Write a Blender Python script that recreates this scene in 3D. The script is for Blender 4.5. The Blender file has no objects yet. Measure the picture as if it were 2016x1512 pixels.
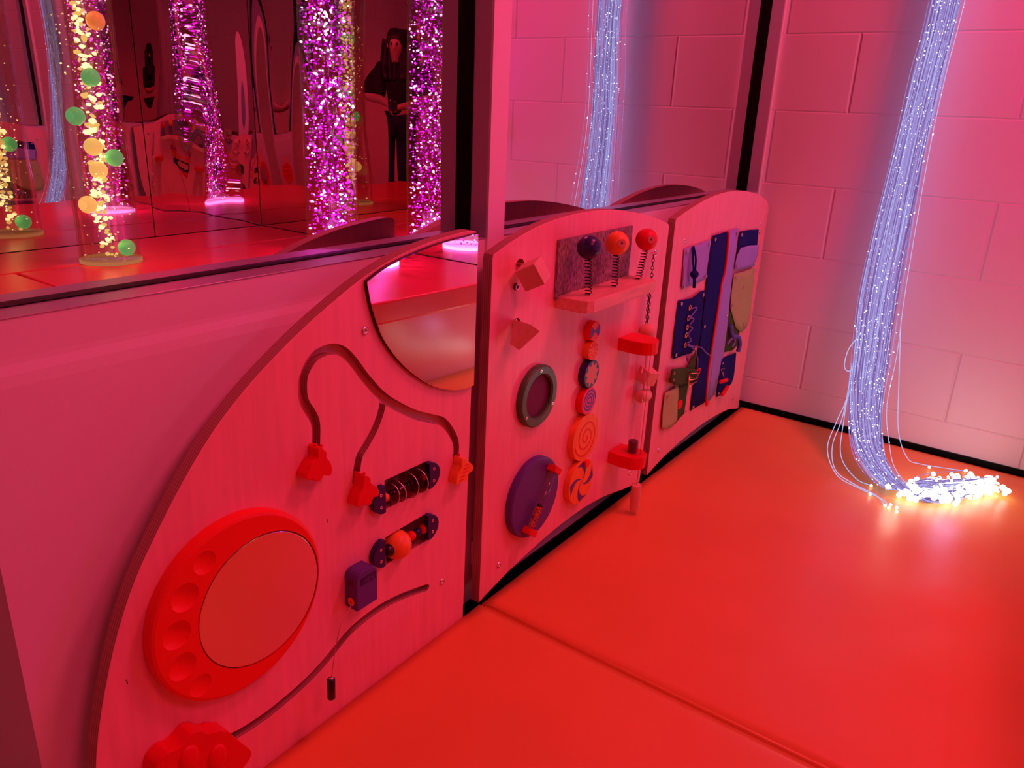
import bpy, bmesh, math, random
from mathutils import Vector, Matrix, Euler
random.seed(7)
PI = math.pi
S = bpy.context.scene
COL = S.collection

# ------------------------------------------------------------------ camera
cam = bpy.data.cameras.new('camera')
cam.sensor_width = 36.0
cam.lens = 36.0 * 1526.35 / 2016.0
cam.clip_start = 0.02
cam_o = bpy.data.objects.new('camera', cam)
COL.objects.link(cam_o)
cam_o.matrix_world = (Matrix.Translation((-2.3873, -0.7942, 0.8774))
                      @ Matrix.Rotation(-0.95874, 4, 'Z') @ Matrix.Rotation(1.22999, 4, 'X')
                      @ Matrix.Rotation(0.04369, 4, 'Z'))
S.camera = cam_o

# ------------------------------------------------------------------ world, lights, exposure
w = bpy.data.worlds.new('world')
S.world = w
w.use_nodes = True
w.node_tree.nodes['Background'].inputs[0].default_value = (0.30, 0.02, 0.05, 1)
w.node_tree.nodes['Background'].inputs[1].default_value = 0.15
S.view_settings.view_transform = 'Standard'
S.view_settings.look = 'None'
S.view_settings.gamma = 1.0
S.view_settings.use_curve_mapping = False
S.view_settings.exposure = 0.0
S.cycles.caustics_reflective = False
S.cycles.caustics_refractive = False
S.cycles.glossy_bounces = 6
S.cycles.transparent_max_bounces = 24
S.cycles.sample_clamp_indirect = 4.0


def area(name, loc, target, size, power, col, sy=None, spread=PI):
    l = bpy.data.lights.new(name, 'AREA')
    l.energy = power
    l.color = col
    l.size = size
    l.spread = spread
    if sy:
        l.shape = 'RECTANGLE'
        l.size_y = sy
    o = bpy.data.objects.new(name, l)
    COL.objects.link(o)
    o.location = loc
    o.rotation_euler = (Vector(target) - Vector(loc)).to_track_quat('-Z', 'Y').to_euler()
    return o


def point(name, loc, power, col, r=0.03):
    l = bpy.data.lights.new(name, 'POINT')
    l.energy = power
    l.color = col
    l.shadow_soft_size = r
    o = bpy.data.objects.new(name, l)
    COL.objects.link(o)
    o.location = loc
    return o


RED = (1.0, 0.042, 0.122)
area('red_ceiling_light', (-0.62, -1.00, 2.38), (-1.45, -0.1, 0.30), 0.45, 27, (1.0, 0.050, 0.158), 0.35)
area('red_ceiling_light', (-1.75, -1.75, 2.38), (-1.5, -0.1, 0.4), 0.9, 27, RED, 0.6)
area('red_ceiling_light', (-3.6, -1.2, 2.38), (-4.4, -0.8, 0.6), 0.5, 44, (1.0, 0.02, 0.03), 0.5, 1.9)
point('fibre_tip_light', (-0.30, -0.70, 0.10), 0.25, (0.62, 0.50, 1.0), 0.03)
point('fibre_tip_light', (-0.40, -0.58, 0.07), 0.22, (1.0, 0.85, 0.6), 0.02)

# ------------------------------------------------------------------ materials


def srgb(*c):
    return tuple(((v / 255.0) / 12.92 if v / 255.0 <= 0.04045 else ((v / 255.0 + 0.055) / 1.055) ** 2.4) for v in c)


def mat(name, col, rough=0.5, metal=0.0, spec=0.5, emit=None, es=0.0, coat=0.0):
    m = bpy.data.materials.new(name)
    m.use_nodes = True
    b = m.node_tree.nodes['Principled BSDF']
    b.inputs['Base Color'].default_value = (*col, 1)
    b.inputs['Roughness'].default_value = rough
    b.inputs['Metallic'].default_value = metal
    b.inputs['Specular IOR Level'].default_value = spec
    b.inputs['Coat Weight'].default_value = coat
    if emit:
        b.inputs['Emission Color'].default_value = (*emit, 1)
        b.inputs['Emission Strength'].default_value = es
    return m


def nodes(m):
    nt = m.node_tree
    return nt, nt.nodes['Principled BSDF']


def add_noise(m, scale, amount, bump=0.0, detail=3.0, vec_scale=(1, 1, 1), dark=None, light=None, bd=0.01):
    """vary the base colour with noise in object space, and bump it"""
    nt, b = nodes(m)
    base = tuple(b.inputs['Base Color'].default_value)[:3]
    tc = nt.nodes.new('ShaderNodeTexCoord')
    mp = nt.nodes.new('ShaderNodeMapping')
    mp.inputs['Scale'].default_value = vec_scale
    n = nt.nodes.new('ShaderNodeTexNoise')
    n.inputs['Scale'].default_value = scale
    n.inputs['Detail'].default_value = detail
    nt.links.new(tc.outputs['Object'], mp.inputs['Vector'])
    nt.links.new(mp.outputs['Vector'], n.inputs['Vector'])
    if amount or dark:
        r = nt.nodes.new('ShaderNodeValToRGB')
        d = dark or tuple(c * (1 - amount) for c in base)
        l = light or tuple(min(1, c * (1 + amount)) for c in base)
        r.color_ramp.elements[0].position = 0.3
        r.color_ramp.elements[1].position = 0.7
        r.color_ramp.elements[0].color = (*d, 1)
        r.color_ramp.elements[1].color = (*l, 1)
        nt.links.new(n.outputs['Fac'], r.inputs['Fac'])
        nt.links.new(r.outputs['Color'], b.inputs['Base Color'])
    if bump:
        bp = nt.nodes.new('ShaderNodeBump')
        bp.inputs['Strength'].default_value = bump
        bp.inputs['Distance'].default_value = bd
        nt.links.new(n.outputs['Fac'], bp.inputs['Height'])
        nt.links.new(bp.outputs['Normal'], b.inputs['Normal'])
    return m


M = {}
M['paint'] = add_noise(mat('wall_paint', (0.80, 0.79, 0.80), 0.45), 90, 0.0, 0.12, bd=0.002)
M['trim_paint'] = mat('trim_paint', (0.84, 0.83, 0.86), 0.35)
M['ceiling'] = mat('ceiling_paint', (0.7, 0.7, 0.7), 0.7)
M['floor'] = mat('floor_dark', (0.02, 0.018, 0.02), 0.6)
M['gasket'] = mat('gasket_black', (0.0015, 0.0015, 0.0015), 0.5, spec=0.1)
M['metal'] = mat('brushed_metal', (0.50, 0.52, 0.62), 0.30, 0.35)
M['steel'] = mat('screw_steel', (0.75, 0.72, 0.72), 0.25, 1.0)
M['dark_steel'] = mat('spring_steel', (0.05, 0.045, 0.05), 0.35, 0.9)
M['window_mirror'] = mat('window_mirror', (0.80, 0.76, 0.80), 0.0, 1.0)
M['clear_mirror'] = mat('clear_mirror', (0.92, 0.90, 0.92), 0.0, 1.0)
M['soft_mirror'] = mat('soft_mirror', (0.80, 0.74, 0.78), 0.12, 1.0)
M['birch'] = add_noise(mat('birch_face', (0.90, 0.44, 0.42), 0.38), 6, 0.06, 0.04, 6, (14, 14, 1.2), bd=0.001)
M['wood'] = add_noise(mat('beech_wood', (0.78, 0.52, 0.32), 0.45), 9, 0.08, 0.03, 5, (10, 10, 1.5), bd=0.001)
M['wood_x'] = add_noise(mat('beech_wood_long', (0.78, 0.52, 0.32), 0.45), 9, 0.12, 0.03, 5, (1.5, 12, 12), bd=0.001)
M['mat'] = add_noise(mat('mat_vinyl', (0.80, 0.34, 0.065), 0.36, spec=0.55), 3.2, 0.05, 0.35, 2.5, bd=0.02)
M['red_vinyl'] = add_noise(mat('red_vinyl', (0.80, 0.045, 0.05), 0.30), 3, 0.05, 0.15, 2, bd=0.02)
M['bench_panel'] = mat('bench_panel', (0.80, 0.16, 0.20), 0.28)
M['red'] = add_noise(mat('red_stain', (0.76, 0.005, 0.015), 0.42, spec=0.35), 30, 0.05, 0.02)
M['red_orange'] = mat('red_orange_stain', (0.86, 0.022, 0.012), 0.42, spec=0.35)
M['orange'] = add_noise(mat('orange_stain', (0.90, 0.30, 0.04), 0.4), 12, 0.10, 0.02, 4, (8, 8, 1))
M['navy'] = mat('navy_stain', (0.012, 0.016, 0.11), 0.30)
M['violet'] = mat('violet_stain', (0.085, 0.06, 0.30), 0.38)
M['blue_print'] = mat('blue_print', (0.10, 0.09, 0.48), 0.5)
M['pink_print'] = mat('pink_print', (0.75, 0.12, 0.38), 0.5)
M['star_print'] = mat('star_print', (0.62, 0.42, 0.24), 0.5)
M['green_stain'] = add_noise(mat('green_stain', (0.055, 0.22, 0.06), 0.36, spec=0.5), 40, 0.2, 0.05)
M['dark_red'] = mat('dark_red_film', (0.14, 0.03, 0.09), 0.6, spec=0.2)
M['black'] = mat('black_plastic', (0.01, 0.01, 0.012), 0.3)
M['rope'] = mat('cord_fibre', (0.55, 0.30, 0.18), 0.8)
M['hole_dark'] = mat('bore_dark', (0.08, 0.05, 0.04), 0.7)
M['carpet'] = add_noise(mat('carpet_pile', (0.30, 0.27, 0.26), 0.95, spec=0.1), 260, 0.55, 0.9, 2, (1, 1, 0.35), bd=0.003)
M['navy_cloth'] = add_noise(mat('navy_cloth', (0.012, 0.025, 0.17), 0.85, spec=0.1), 300, 0.1, 0.2, bd=0.001)
M['lavender_cloth'] = add_noise(mat('lavender_cloth', (0.36, 0.40, 0.80), 0.85, spec=0.1), 300, 0.05, 0.2, bd=0.001)
M['tan_cloth'] = add_noise(mat('tan_cloth', (0.44, 0.66, 0.22), 0.85, spec=0.1), 300, 0.05, 0.2, bd=0.001)
M['olive_cloth'] = add_noise(mat('olive_cloth', (0.055, 0.16, 0.03), 0.8, spec=0.15), 300, 0.1, 0.2, bd=0.001)
M['blue_cord'] = mat('blue_cord', (0.09, 0.16, 0.50), 0.7)
M['lilac_cord'] = mat('lilac_cord', (0.20, 0.22, 0.62), 0.7)
M['brass'] = mat('brass', (0.85, 0.62, 0.30), 0.25, 1.0)
M['plug'] = mat('dark_plug', (0.10, 0.05, 0.06), 0.4)
M['skin'] = mat('skin', (0.75, 0.45, 0.36), 0.5)
M['hair'] = mat('dark_hair', (0.012, 0.008, 0.007), 0.45)
M['black_cloth'] = mat('black_cloth', (0.012, 0.012, 0.014), 0.85)
M['navy_trousers'] = mat('navy_trousers', (0.015, 0.02, 0.06), 0.85)
M['phone'] = mat('phone_body', (0.02, 0.02, 0.02), 0.2)
M['black_board'] = mat('black_board', (0.006, 0.005, 0.006), 0.4)


def emis(name, col, s):
    m = bpy.data.materials.new(name)
    m.use_nodes = True
    nt = m.node_tree
    nt.nodes.clear()
    e = nt.nodes.new('ShaderNodeEmission')
    e.inputs[0].default_value = (*col, 1)
    e.inputs[1].default_value = s
    o = nt.nodes.new('ShaderNodeOutputMaterial')
    nt.links.new(e.outputs[0], o.inputs[0])
    return m


def clear(name, tint, gloss=0.06, ior=1.2):
    """thin clear acrylic: straight-through with a fresnel sheen"""
    m = bpy.data.materials.new(name)
    m.use_nodes = True
    nt = m.node_tree
    nt.nodes.clear()
    t = nt.nodes.new('ShaderNodeBsdfTransparent')
    t.inputs[0].default_value = (*tint, 1)
    g = nt.nodes.new('ShaderNodeBsdfGlossy')
    g.inputs['Roughness'].default_value = gloss
    lw = nt.nodes.new('ShaderNodeLayerWeight')
    lw.inputs['Blend'].default_value = 0.5
    pw = nt.nodes.new('ShaderNodeMath')
    pw.operation = 'POWER'
    pw.inputs[1].default_value = 4.0
    nt.links.new(lw.outputs['Facing'], pw.inputs[0])
    f = nt.nodes.new('ShaderNodeMath')
    f.operation = 'MULTIPLY_ADD'
    f.inputs[1].default_value = 0.9 * (ior - 0.9)
    f.inputs[2].default_value = 0.045
    nt.links.new(pw.outputs[0], f.inputs[0])
    x = nt.nodes.new('ShaderNodeMixShader')
    o = nt.nodes.new('ShaderNodeOutputMaterial')
    nt.links.new(f.outputs[0], x.inputs[0])
    nt.links.new(t.outputs[0], x.inputs[1])
    nt.links.new(g.outputs[0], x.inputs[2])
    nt.links.new(x.outputs[0], o.inputs[0])
    return m


M['acrylic'] = clear('clear_acrylic', (0.93, 0.90, 0.92), 0.05, 1.35)
M['tube_acrylic'] = clear('tube_acrylic', (0.93, 0.92, 0.86), 0.02, 1.40)
M['smoke_acrylic'] = clear('smoke_acrylic', (0.80, 0.62, 0.66), 0.05, 1.6)
M['mag_spark'] = emis('magenta_bubble', (0.85, 0.02, 1.0), 3.4)
M['mag_dim'] = emis('magenta_bubble_dim', (0.70, 0.0, 0.85), 1.1)
M['mag_hot'] = emis('magenta_bubble_bright', (1.0, 0.55, 1.0), 5.0)
M['yel_spark'] = emis('yellow_bubble', (1.0, 0.85, 0.38), 2.6)
M['yel_dim'] = emis('yellow_bubble_dim', (1.0, 0.62, 0.18), 1.3)
M['base_yellow'] = emis('yellow_base_lamp', (1.0, 0.32, 0.12), 0.55)
M['base_magenta'] = emis('magenta_base_lamp', (1.0, 0.25, 1.0), 5.0)
M['fibre'] = emis('fibre_side_glow', (0.46, 0.34, 0.88), 0.68)
M['fibre_pale'] = emis('fibre_side_glow_pale', (0.52, 0.42, 0.95), 0.80)
M['fibre_deep'] = emis('fibre_side_glow_deep', (0.38, 0.20, 0.66), 0.50)
M['fibre_hot'] = emis('fibre_side_glow_bright', (0.50, 0.55, 1.0), 0.95)
M['tip'] = emis('fibre_tip', (0.75, 0.95, 1.0), 9.0)
M['tip_hot'] = emis('fibre_tip_bright', (0.95, 1.0, 0.86), 4.5)
M['sparkle'] = emis('fibre_sparkle', (0.70, 0.85, 1.0), 2.4)
M['sparkle_pink'] = emis('fibre_sparkle_pink', (1.0, 0.75, 1.0), 1.5)


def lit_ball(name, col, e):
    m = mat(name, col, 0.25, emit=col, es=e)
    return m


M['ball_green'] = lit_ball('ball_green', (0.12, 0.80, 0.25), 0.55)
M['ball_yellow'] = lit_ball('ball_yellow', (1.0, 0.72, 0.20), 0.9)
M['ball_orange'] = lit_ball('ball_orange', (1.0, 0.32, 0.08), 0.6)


def block_material():
    """painted concrete block: running bond 0.4064 x 0.2032 m, sunken joints"""
    m = mat('painted_block', (0.80, 0.79, 0.80), 0.5)
    nt, b = nodes(m)
    N = nt.nodes.new
    Lk = nt.links.new
    tc = N('ShaderNodeTexCoord')
    sp = N('ShaderNodeSeparateXYZ')
    Lk(tc.outputs['Object'], sp.inputs[0])

    def mth(op, a, bb=None):
        n = N('ShaderNodeMath')
        n.operation = op
        for i, v in enumerate((a, bb)):
            if v is None:
                continue
            if isinstance(v, (int, float)):
                n.inputs[i].default_value = v
            else:
                Lk(v, n.inputs[i])
        return n.outputs[0]
    u, v = sp.outputs['X'], sp.outputs['Z']
    row = mth('FLOOR', mth('DIVIDE', v, 0.2032))
    odd = mth('MODULO', mth('ABSOLUTE', row), 2.0)
    uu = mth('ADD', mth('DIVIDE', u, 0.4064), mth('MULTIPLY', odd, 0.5))
    fu = mth('FRACT', mth('ADD', uu, 100.0))
    fv = mth('FRACT', mth('ADD', mth('DIVIDE', v, 0.2032), 100.0))
    du = mth('MULTIPLY', mth('MINIMUM', fu, mth('SUBTRACT', 1.0, fu)), 0.4064)
    dv = mth('MULTIPLY', mth('MINIMUM', fv, mth('SUBTRACT', 1.0, fv)), 0.2032)
    ju = N('ShaderNodeMapRange')
    ju.inputs['From Max'].default_value = 0.006
    ju.interpolation_type = 'SMOOTHSTEP'
    Lk(du, ju.inputs['Value'])
    jv = N('ShaderNodeMapRange')
    jv.inputs['From Max'].default_value = 0.004
    jv.inputs['To Min'].default_value = 0.45
    jv.interpolation_type = 'SMOOTHSTEP'
    Lk(dv, jv.inputs['Value'])
    h = mth('MINIMUM', ju.outputs[0], jv.outputs[0])
    n = N('ShaderNodeTexNoise')
    n.inputs['Scale'].default_value = 120
    Lk(tc.outputs['Object'], n.inputs['Vector'])
    n2 = N('ShaderNodeTexNoise')
    n2.inputs['Scale'].default_value = 9
    Lk(tc.outputs['Object'], n2.inputs['Vector'])
    hh = mth('ADD', mth('ADD', h, mth('MULTIPLY', n.outputs['Fac'], 0.10)), mth('MULTIPLY', n2.outputs['Fac'], 0.25))
    bp = N('ShaderNodeBump')
    bp.inputs['Strength'].default_value = 0.7
    bp.inputs['Distance'].default_value = 0.004
    Lk(hh, bp.inputs['Height'])
    Lk(bp.outputs['Normal'], b.inputs['Normal'])
    return m


def ply_edge():
    m = mat('plywood_edge', (0.55, 0.36, 0.22), 0.6)
    nt, b = nodes(m)
    tc = nt.nodes.new('ShaderNodeTexCoord')
    wv = nt.nodes.new('ShaderNodeTexWave')
    wv.bands_direction = 'Y'
    wv.inputs['Scale'].default_value = 78
    wv.inputs['Distortion'].default_value = 0.6
    r = nt.nodes.new('ShaderNodeValToRGB')
    r.color_ramp.elements[0].color = (0.32, 0.16, 0.12, 1)
    r.color_ramp.elements[1].color = (0.52, 0.30, 0.22, 1)
    nt.links.new(tc.outputs['Object'], wv.inputs['Vector'])
    nt.links.new(wv.outputs['Fac'], r.inputs['Fac'])
    nt.links.new(r.outputs['Color'], b.inputs['Base Color'])
    return m


def wavy_mirror(name, amount):
    m = mat(name, (0.74, 0.62, 0.60), 0.0, 1.0)
    nt, b = nodes(m)
    tc = nt.nodes.new('ShaderNodeTexCoord')
    mp = nt.nodes.new('ShaderNodeMapping')
    mp.inputs['Scale'].default_value = (1.0, 1.0, 0.30)
    n = nt.nodes.new('ShaderNodeTexNoise')
    n.inputs['Scale'].default_value = 3.0
    n.inputs['Detail'].default_value = 1.0
    bp = nt.nodes.new('ShaderNodeBump')
    bp.inputs['Strength'].default_value = 1.0
    bp.inputs['Distance'].default_value = amount
    nt.links.new(tc.outputs['Object'], mp.inputs['Vector'])
    nt.links.new(mp.outputs['Vector'], n.inputs['Vector'])
    nt.links.new(n.outputs['Fac'], bp.inputs['Height'])
    nt.links.new(bp.outputs['Normal'], b.inputs['Normal'])
    return m


M['block'] = block_material()
M['ply_edge'] = ply_edge()
M['wavy'] = wavy_mirror('rippled_acrylic_mirror', 0.024)
M['even'] = wavy_mirror('acrylic_mirror', 0.004)

# ------------------------------------------------------------------ mesh helpers


def link(name, me, m, parent=None, smooth=False, loc=None):
    o = bpy.data.objects.new(name, me)
    COL.objects.link(o)
    for mm in (m if isinstance(m, (list, tuple)) else [m]):
        me.materials.append(mm)
    if smooth:
        for p in me.polygons:
            p.use_smooth = True
    if parent is not None:
        o.parent = parent
        o.matrix_parent_inverse = Matrix.Translation(-Vector(parent_world(parent)))
    return o


def parent_world(o):
    # meshes carry their geometry in world coordinates, so only an Empty has an offset
    return Vector(o.location) if o.type == 'EMPTY' else Vector((0, 0, 0))


def mk(name, bm, m, parent=None, smooth=False):
    me = bpy.data.meshes.new(name)
    bmesh.ops.recalc_face_normals(bm, faces=bm.faces)
    bm.to_mesh(me)
    bm.free()
    return link(name, me, m, parent, smooth)


def tag(o, label=None, cat=None, group=None, kind=None):
    if label:
        o['label'] = label
    if cat:
        o['category'] = cat
    if group:
        o['group'] = group
    if kind:
        o['kind'] = kind
    return o


def empty(name, loc, label, cat, group=None):
    o = bpy.data.objects.new(name, None)
    o.empty_display_size = 0.05
    COL.objects.link(o)
    o.location = loc
    return tag(o, label, cat, group)


def box_bm(bm, x0, x1, y0, y1, z0, z1):
    vs = [bm.verts.new(p) for p in ((x0, y0, z0), (x1, y0, z0), (x1, y1, z0), (x0, y1, z0),
                                    (x0, y0, z1), (x1, y0, z1), (x1, y1, z1), (x0, y1, z1))]
    for f in ((0, 3, 2, 1), (4, 5, 6, 7), (0, 1, 5, 4), (1, 2, 6, 5), (2, 3, 7, 6), (3, 0, 4, 7)):
        bm.faces.new([vs[i] for i in f])
    return bm


def box(x0, x1, y0, y1, z0, z1, bev=0.0, seg=2):
    bm = box_bm(bmesh.new(), x0, x1, y0, y1, z0, z1)
    if bev:
        bmesh.ops.bevel(bm, geom=bm.edges[:], offset=bev, segments=seg, profile=0.5, affect='EDGES')
    return bm


def prism(pts, y0, y1, bev=0.0, bm=None):
    """pts = (x, z) outline, extruded from y0 (front, towards the room) to y1"""
    bm = bm or bmesh.new()
    f = [bm.verts.new((x, y0, z)) for x, z in pts]
    b = [bm.verts.new((x, y1, z)) for x, z in pts]
    ff = bm.faces.new(f)
    bm.faces.new(b[::-1])
    n = len(pts)
    for i in range(n):
        bm.faces.new((f[i], b[i], b[(i + 1) % n], f[(i + 1) % n]))
    if bev:
        bmesh.ops.recalc_face_normals(bm, faces=bm.faces)
        bmesh.ops.bevel(bm, geom=list(ff.edges), offset=bev, segments=2, profile=0.5, affect='EDGES')
    return bm


def plan_prism(pts, z0, z1, bev=0.0):
    """pts = (x, y) outline, extruded in z"""
    bm = bmesh.new()
    t = [bm.verts.new((x, y, z1)) for x, y in pts]
    b = [bm.verts.new((x, y, z0)) for x, y in pts]
    ft = bm.faces.new(t)
    fb = bm.faces.new(b[::-1])
    n = len(pts)
    for i in range(n):
        bm.faces.new((t[i], b[i], b[(i + 1) % n], t[(i + 1) % n]))
    if bev:
        bmesh.ops.recalc_face_normals(bm, faces=bm.faces)
        bmesh.ops.bevel(bm, geom=list(ft.edges) + list(fb.edges), offset=bev, segments=2, profile=0.5, affect='EDGES')
    return bm


def circle(cx, cz, r, n=48, a0=0.0, a1=2 * PI, close=False):
    k = n if not close else n + 1
    return [(cx + r * math.cos(a0 + (a1 - a0) * i / n), cz + r * math.sin(a0 + (a1 - a0) * i / n)) for i in range(k)]


def disc(cx, cz, r, y0, y1, bev=0.0015, n=48):
    return prism(circle(cx, cz, r, n), y0, y1, bev)


def ring(cx, cz, r0, r1, y0, y1, bev=0.002, n=48):
    bm = bmesh.new()
    prof = [(r0, y1), (r0, y0 + bev), (r0 + bev, y0), (r1 - bev, y0), (r1, y0 + bev), (r1, y1)]
    rows = []
    for r, y in prof:
        rows.append([bm.verts.new((cx + r * math.cos(2 * PI * i / n), y, cz + r * math.sin(2 * PI * i / n))) for i in range(n)])
    for a in range(len(prof)):
        A, B = rows[a], rows[(a + 1) % len(prof)]
        for i in range(n):
            bm.faces.new((A[i], A[(i + 1) % n], B[(i + 1) % n], B[i]))
    return bm


def sphere(c, r, seg=20, rings=12, scale=None, bm=None):
    bm = bm or bmesh.new()
    mt = Matrix.Translation(c)
    if scale:
        mt = mt @ Matrix.Diagonal((*scale, 1))
    bmesh.ops.create_uvsphere(bm, u_segments=seg, v_segments=rings, radius=r, matrix=mt)
    return bm


def catmull(P, k=6, closed=False):
    P = [Vector(p) for p in P]
    out = []
    n = len(P)
    rng = range(n) if closed else range(n - 1)
    for i in rng:
        if closed:
            p0, p1, p2, p3 = P[(i - 1) % n], P[i], P[(i + 1) % n], P[(i + 2) % n]
        else:
            p0, p1, p2, p3 = P[max(i - 1, 0)], P[i], P[i + 1], P[min(i + 2, n - 1)]
        for j in range(k):
            t = j / k
            out.append(0.5 * ((2 * p1) + (p2 - p0) * t + (2 * p0 - 5 * p1 + 4 * p2 - p3) * t * t + (3 * p1 - p0 - 3 * p2 + p3) * t ** 3))
    if not closed:
        out.append(P[-1])
    return out


def tube(P, r, n=8, bm=None, closed=False):
    """swept round tube; r number or list"""
    bm = bm or bmesh.new()
    P = [Vector(p) for p in P]
    rows = []
    up = None
    N = len(P)
    for i, p in enumerate(P):
        a = P[(i - 1) % N] if (closed or i > 0) else P[i]
        b = P[(i + 1) % N] if (closed or i < N - 1) else P[i]
        d = (b - a).normalized()
        if up is None:
            up = Vector((0, 0, 1)) if abs(d.z) < 0.9 else Vector((1, 0, 0))
        s = d.cross(up).normalized()
        up = s.cross(d).normalized()
        rr = r[i] if isinstance(r, (list, tuple)) else r
        rows.append([bm.verts.new(p + (s * math.cos(2 * PI * j / n) + up * math.sin(2 * PI * j / n)) * rr) for j in range(n)])
    for i in range(N if closed else N - 1):
        A, B = rows[i], rows[(i + 1) % N]
        for j in range(n):
            bm.faces.new((A[j], A[(j + 1) % n], B[(j + 1) % n], B[j]))
    if not closed:
        bm.faces.new(rows[0][::-1])
        bm.faces.new(rows[-1])
    return bm


def cyl(c0, c1, r, n=24, bm=None, bev=0.0):
    if not bev:
        return tube([c0, c1], r, n, bm)
    c0, c1 = Vector(c0), Vector(c1)
    d = (c1 - c0).normalized()
    return tube([c0, c0 + d * bev, c1 - d * bev, c1], [r - bev, r, r, r - bev], n, bm)


def smooth2(P, k=5, closed=False):
    return [(v.x, v.y) for v in catmull([(a, b, 0) for a, b in P], k, closed)]


def stroke(P, w):
    """outline polygon of a round-ended stroke along (x, z) points"""
    P = [Vector(p) for p in P]
    Lf, Rt = [], []
    for i, p in enumerate(P):
        d = (P[min(i + 1, len(P) - 1)] - P[max(i - 1, 0)]).normalized()
        n = Vector((-d.y, d.x))
        Lf.append(p + n * w / 2)
        Rt.append(p - n * w / 2)
    d1 = (P[-1] - P[-2]).normalized()
    d0 = (P[0] - P[1]).normalized()

    def cap(p, d):
        a = math.atan2(d.y, d.x)
        return [p + Vector((math.cos(a + t), math.sin(a + t))) * w / 2 for t in (PI / 3, PI / 6, 0, -PI / 6, -PI / 3)]
    return [tuple(v) for v in Lf + cap(P[-1], d1) + Rt[::-1] + cap(P[0], d0)]


def boolean_cut(o, cutters):
    """cut the meshes away and keep the result as plain mesh"""
    for c in cutters:
        md = o.modifiers.new('cut', 'BOOLEAN')
        md.operation = 'DIFFERENCE'
        md.solver = 'EXACT'
        md.object = c
    bpy.context.view_layer.update()
    dg = bpy.context.evaluated_depsgraph_get()
    me = bpy.data.meshes.new_from_object(o.evaluated_get(dg))
    o.modifiers.clear()
    o.data = me
    for c in cutters:
        bpy.data.objects.remove(c, do_unlink=True)


def cutter(pts, y0, y1):
    return mk('cutter', prism(pts, y0, y1), M['hole_dark'])


PF = -0.0453            # front plane of the activity boards
PB = PF + 0.019         # their back


# ================================================================== STRUCTURE
def struct(name, bm, m, parent=None):
    o = mk(name, bm, m, parent)
    if parent is None:
        o['kind'] = 'structure'
    return o


FZ = -0.112
struct('floor', box(-5.0, 0.2, -2.6, 1.4, FZ - 0.05, FZ), M['floor'])
struct('ceiling', box(-5.0, 0.2, -2.6, 1.4, 2.45, 2.5), M['ceiling'])

# block wall at the right, x = 0; its texture origin sits on a joint of the photographed bond
o = struct('wall_right', box(-1.9, 2.5, 0.0, 0.2, -0.5, 2.6), M['block'])
o.location = (0.0, -0.2126, 0.0914)
o.rotation_euler = (0, 0, -PI / 2)
o = struct('wall_left', box(-2.5, 2.6, 0.0, 0.15, -0.4, 2.5), M['block'])
o.location = (-4.6, -0.4, 0.0914)
o.rotation_euler = (0, 0, PI / 2)
o = struct('wall_back', box(-5.0, 0.1, 0.0, 0.15, -0.4, 2.5), M['block'])
o.location = (0.0, -2.34, 0.0914)
o.rotation_euler = (0, 0, 0)
for v in o.data.vertices:
    v.co.y = -v.co.y
o = struct('wall_hall', box(-5.0, -2.0, 0.0, 0.15, -0.4, 2.5), M['block'])
o.location = (0.0, 1.10, 0.0914)

e = empty('window_3', (-4.59, -0.9, 1.0), None, None)  # glowing panel added to imitate daylight coming through a doorway
e['kind'] = 'structure'
M['day_pane'] = emis('daylight_pane', (0.62, 0.52, 0.70), 0.55)
mk('pane', box(-4.598, -4.590, -1.30, -0.45, 1.02, 2.02), M['day_pane'], e)
for a_ in ((-1.34, -1.30, 0.98, 2.06), (-0.45, -0.41, 0.98, 2.06), (-1.30, -0.45, 0.98, 1.02), (-1.30, -0.45, 2.02, 2.06), (-0.89, -0.86, 1.02, 2.02)):
    mk('frame_bar', box(-4.60, -4.575, *a_), M['trim_paint'], e)

# window wall: profile (y, z) swept in x
XL, XR = -2.134, 0.0


def wall_profile(x0, x1):
    bm = bmesh.new()
    prof = [(0.0, FZ), (0.0, 0.604), (0.0012, 0.616), (0.0035, 0.626), (0.0040, 0.632), (0.0040, 0.6705), (0.30, 0.6705), (0.30, FZ)]
    A = [bm.verts.new((x0, y, z)) for y, z in prof]
    B = [bm.verts.new((x1, y, z)) for y, z in prof]
    bm.faces.new(A)
    bm.faces.new(B[::-1])
    for i in range(len(prof)):
        bm.faces.new((A[i], B[i], B[(i + 1) % len(prof)], A[(i + 1) % len(prof)]))
    return bm


struct('wall_front', wall_profile(XL, XR), M['paint'])
MY = 0.0524      # plane of the mirror glass
GZ = 0.672       # bottom of the glass


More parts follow.
